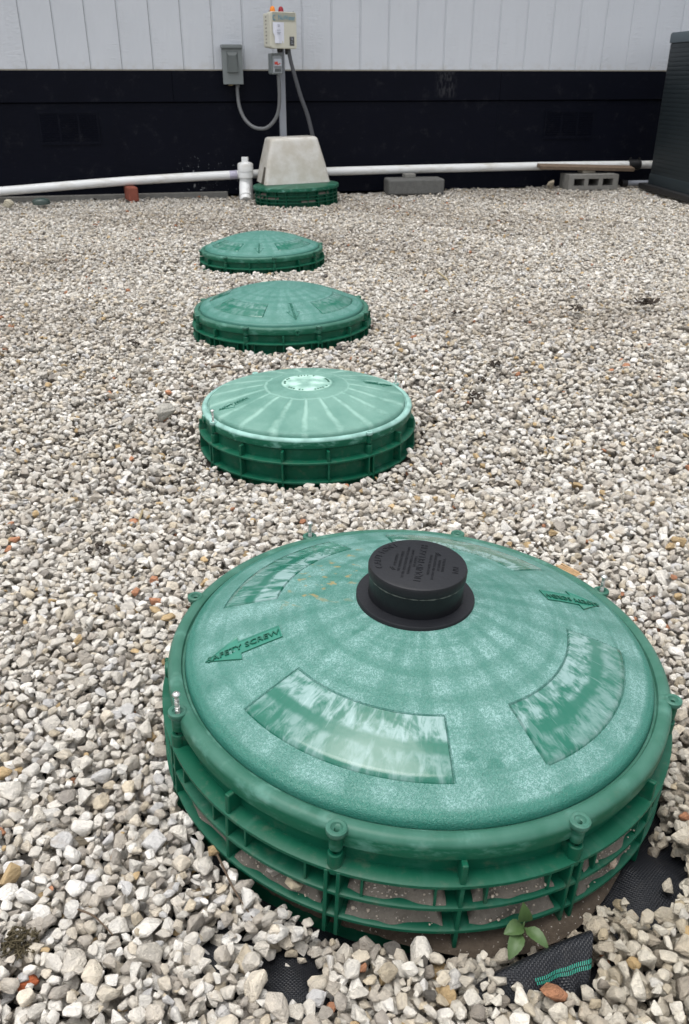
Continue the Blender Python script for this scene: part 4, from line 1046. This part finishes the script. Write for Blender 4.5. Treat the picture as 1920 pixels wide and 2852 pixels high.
# one of the single stones of each shape is the pattern for the rest
proto = {}
for ch in GROUND.children: proto.setdefault(SM.index(ch.data), ch)
g2i = []
for k in range(NV):
    if k not in proto: continue
for k in reversed(range(NV)):
    src = proto.get(k) or next(iter(proto.values()))
    oi = gn.nodes.new('GeometryNodeObjectInfo'); oi.transform_space = 'ORIGINAL'; oi.inputs['Object'].default_value = src; oi.inputs['As Instance'].default_value = False
    gt = gn.nodes.new('GeometryNodeGeometryToInstance'); gn.links.new(oi.outputs['Geometry'], gt.inputs[0]); gn.links.new(gt.outputs[0], join.inputs[0])
def named(nm, typ):
    a = gn.nodes.new('GeometryNodeInputNamedAttribute'); a.data_type = typ; a.inputs['Name'].default_value = nm; return a.outputs['Attribute']
e2r = gn.nodes.new('FunctionNodeEulerToRotation'); gn.links.new(named("rot", 'FLOAT_VECTOR'), e2r.inputs[0])
gn.links.new(gi.outputs[0], iop.inputs['Points']); gn.links.new(join.outputs[0], iop.inputs['Instance']); iop.inputs['Pick Instance'].default_value = True
gn.links.new(named("idx", 'INT'), iop.inputs['Instance Index']); gn.links.new(e2r.outputs[0], iop.inputs['Rotation']); gn.links.new(named("scl", 'FLOAT_VECTOR'), iop.inputs['Scale'])
gn.links.new(iop.outputs[0], go.inputs[0])
md = gravel.modifiers.new("stones", 'NODES'); md.node_group = gn
print("stones:", n_all, "tried", NT_)

# ------------------------------------------------------------------ small loose things
def twig(pts, r, mat, label, name="twig"):
    n = len(smooth_path(pts, 6)); bm = bmesh.new(); tube(bm, smooth_path(pts, 6), [r * (1 - .5 * i / n) for i in range(n)], 7); return tag(obj(name, bm, mat, smooth=60), label, "twig")
Z = lambda x, y, d=.006: float(TZ(x, y)) + d
twig([(-.132, .612, Z(-.132, .612, .012)), (-.121, .592, Z(-.121, .592, .010)), (-.108, .568, Z(-.108, .568, .010)), (-.089, .543, Z(-.089, .543, .006))], .0014, M_TWIG, "thin brown twig on the gravel left of the near riser's foot")
twig([(-.262, .548, Z(-.262, .548, .010)), (-.243, .539, Z(-.243, .539, .013)), (-.232, .532, Z(-.232, .532, .011)), (-.218, .521, Z(-.218, .521, .007))], .0012, M_TWIG, "short brown stalk on the gravel near the dead moss clump")
twig([(-.375, 2.285, Z(-.375, 2.285, .012)), (-.345, 2.282, Z(-.345, 2.282, .016)), (-.318, 2.27, Z(-.318, 2.27, .012))], .004, M_TWIG, "dark stick lying behind the streaked pale lid")
twig([(-.385, 1.43, Z(-.385, 1.43, .012)), (-.384, 1.40, Z(-.384, 1.40, .012)), (-.382, 1.375, Z(-.382, 1.375, .008))], .0028, M_TAN, "pale straw lying on the gravel left of the near lid")
twig([(.41, 3.75, Z(.41, 3.75, .015)), (.43, 3.55, Z(.43, 3.55, .017)), (.425, 3.45, Z(.425, 3.45, .010))], .004, M_TAN, "pale thin stick on the gravel right of the farther domed lids")
bm = bmesh.new()
for k in range(5): box(bm, (random.uniform(-.002, .002), (k - 2) * .0026, .001 * k), (.046 - .006 * abs(k - 2), .0030, .004), rot=Matrix.Rotation(R(random.uniform(-4, 4)), 3, 'Z'))
o_ = tag(obj("wood_chip", bm, M_CHIP), "splintered orange wood chip beside the near lid's back edge", "wood chip"); o_.location = (.372, 1.195, Z(.372, 1.195, .012)); o_.rotation_euler = (R(8), R(6), R(-42))
def clump(x, y, w, n, mat, label, name, cat, h=.010, thick=.0009, leaf=False):
    bm = bmesh.new(); rg = np.random.default_rng(int(abs(x * 991 + y * 313)))
    for k in range(n):
        a = rg.uniform(0, 6.28); rr_ = w * math.sqrt(rg.random()) * .8; c = Vector((rr_ * math.cos(a), rr_ * math.sin(a), rg.uniform(0, h) * (1 - rr_ / w * .7)))
        if leaf:
            box(bm, c, (rg.uniform(.25, .6) * w, rg.uniform(.12, .3) * w, .0016), rot=Euler((rg.uniform(-.6, .6), rg.uniform(-.6, .6), rg.uniform(0, 6))).to_matrix())
        else:
            d = Vector(rg.normal(size=3)); d.normalize(); d.z *= .5; e = Vector(rg.normal(size=3)) * .25; L = rg.uniform(.25, .6) * w
            tube(bm, [c - d * L * .5, c + e * L * .4, c + d * L * .5], thick, 4, cap=False)
    o = tag(obj(name, bm, mat), label, cat); o.location = (x, y, Z(x, y, .006)); return o
clump(-.302, .512, .019, 150, M_DEAD, "tangled dead moss clump between stones at the left bottom corner", "moss_clump", "moss", h=.020, thick=.0008)
DL = [(.39, 2.93, .030, "small black leaf debris on the gravel between the third lid and the right edge"), (.425, 2.29, .030, "black wad of leaf debris behind and right of the streaked lid"), (.34, 2.06, .034, "dark leaf scraps just right of the streaked pale lid"),
      (1.10, 3.08, .060, "dark brown leaf litter spread farthest right on the gravel"), (.83, 3.02, .045, "brown leaf litter patch halfway to the right edge of gravel"), (-.43, 1.27, .028, "dark grey debris among the gravel left of the near lid"), (-.645, 2.53, .026, "dark debris clump on the gravel left of the third lid"), (.37, 2.17, .018, "tiny black leaf scrap between two larger dark scraps right of streaked lid")]
for x, y, w, lb in DL: clump(x, y, w * .85, 18, M_LEAFDK, lb, "leaf_debris", "leaf litter", h=.022, leaf=True)['group'] = "dark debris scattered on the gravel"

# weed sprouting at the riser's foot
wd = empty("weed", (.172, .536, .036), label="small green broad-leaved weed sprouting at the near riser's foot", cat="weed"); wd.scale = (.80, .80, .80)
def leaf(base, tip, width, up, bend):
    base, tip, up = Vector(base), Vector(tip), Vector(up).normalized(); ax = tip - base; side = ax.cross(up).normalized(); nrm = side.cross(ax).normalized()
    bm = bmesh.new(); n = 12; rows = []
    for i in range(n + 1):
        t = i / n; w = width * (math.sin(math.pi * min(1, t ** .8)) ** .75) * (1 + .06 * (i % 2)) if 0 < i < n else .0006
        if t < .2: w = max(.0008, w * (t / .2) ** .8)
        c = base + ax * t + nrm * bend * math.sin(math.pi * t)
        rows.append([bm.verts.new(c + side * w * s + nrm * (abs(s) * w * .35)) for s in (-1, -.5, 0, .5, 1)])
    for i in range(n):
        for k in range(4): bm.faces.new((rows[i][k], rows[i][k + 1], rows[i + 1][k + 1], rows[i + 1][k]))
    obj("leaf", bm, M_LEAF, wd, smooth=60)
leaf((.002, .004, .018), (-.004, .0, .058), .0085, (0, -1, .3), .004)
leaf((0, 0, .016), (-.026, -.014, .020), .0092, (0, -.3, 1), .004)
leaf((.001, -.001, .014), (.026, -.024, .008), .0078, (.2, -.4, 1), .005)
leaf((-.004, -.006, .014), (-.022, -.034, .002), .0090, (-.1, -.5, 1), .006)
bm = bmesh.new(); tube(bm, smooth_path([(0, .004, -.03), (.001, .002, .0), (0, .0, .016), (.002, .004, .022)], 4), .0013, 6); obj("stem", bm, M_LEAF, wd, smooth=60)
# loose grit lying in the dirt on the near riser's ledges
rg = np.random.default_rng(5); bm = bmesh.new()
for k in range(230):
    zi = int(rg.integers(1, 3)); a = rg.uniform(*((-105, -89), (-82, -68), (-59, -43), (-130, -112))[int(rg.integers(0, 3 if zi == 1 else 4))]); r_ = .288 + rg.uniform(.002, .014); s_ = rg.uniform(.0005, .0016) * (1.5 if rg.random() < .1 else 1)
    z_ = (-.074, -.106)[zi - 1] + max(.001, .016 * (1 - ((r_ - .288) / .016) ** 1.6)) + s_ * .3
    m_ = bmesh.ops.create_icosphere(bm, subdivisions=1, radius=s_)
    for v in m_['verts']:
        v.co = Vector((v.co.x * rg.uniform(.7, 1.3), v.co.y * rg.uniform(.7, 1.3), v.co.z * .8)) + Vector((r_ * math.cos(R(a)), r_ * math.sin(R(a)), z_))
tag(obj("grit", bm, simple("tan_grit", (.30, .26, .21), .9, .5, 260), wall1), kind='stuff')
# two stones lodged on the ledges of the near riser, one on the bare fabric
for i, (a, r, z, s, c) in enumerate(((-122, .296, -.100, .012, (.30, .28, .25)), (-117, .300, -.102, .011, (.44, .38, .28)), (-52, .297, -.097, .010, (.36, .29, .23)))):
    o = rock((C1[0] + r * math.cos(R(a)), C1[1] + r * math.sin(R(a)), C1[2] + z - .0374 * r * math.cos(R(a)) + s * .7), (s, s * .8, s * .8), a, c, ["grey stone lodged on the near riser's lowest ledge", "tan stone on the lowest ledge beside a grey one", "small brown stone resting on the near riser's dirt-filled right ledge"][i], "rock", 2 + i * 3)
rock((.338, .600, .024), (.011, .008, .007), .8, (.42, .38, .31), "lone beige stone lying on the bare black fabric patch", k=13)
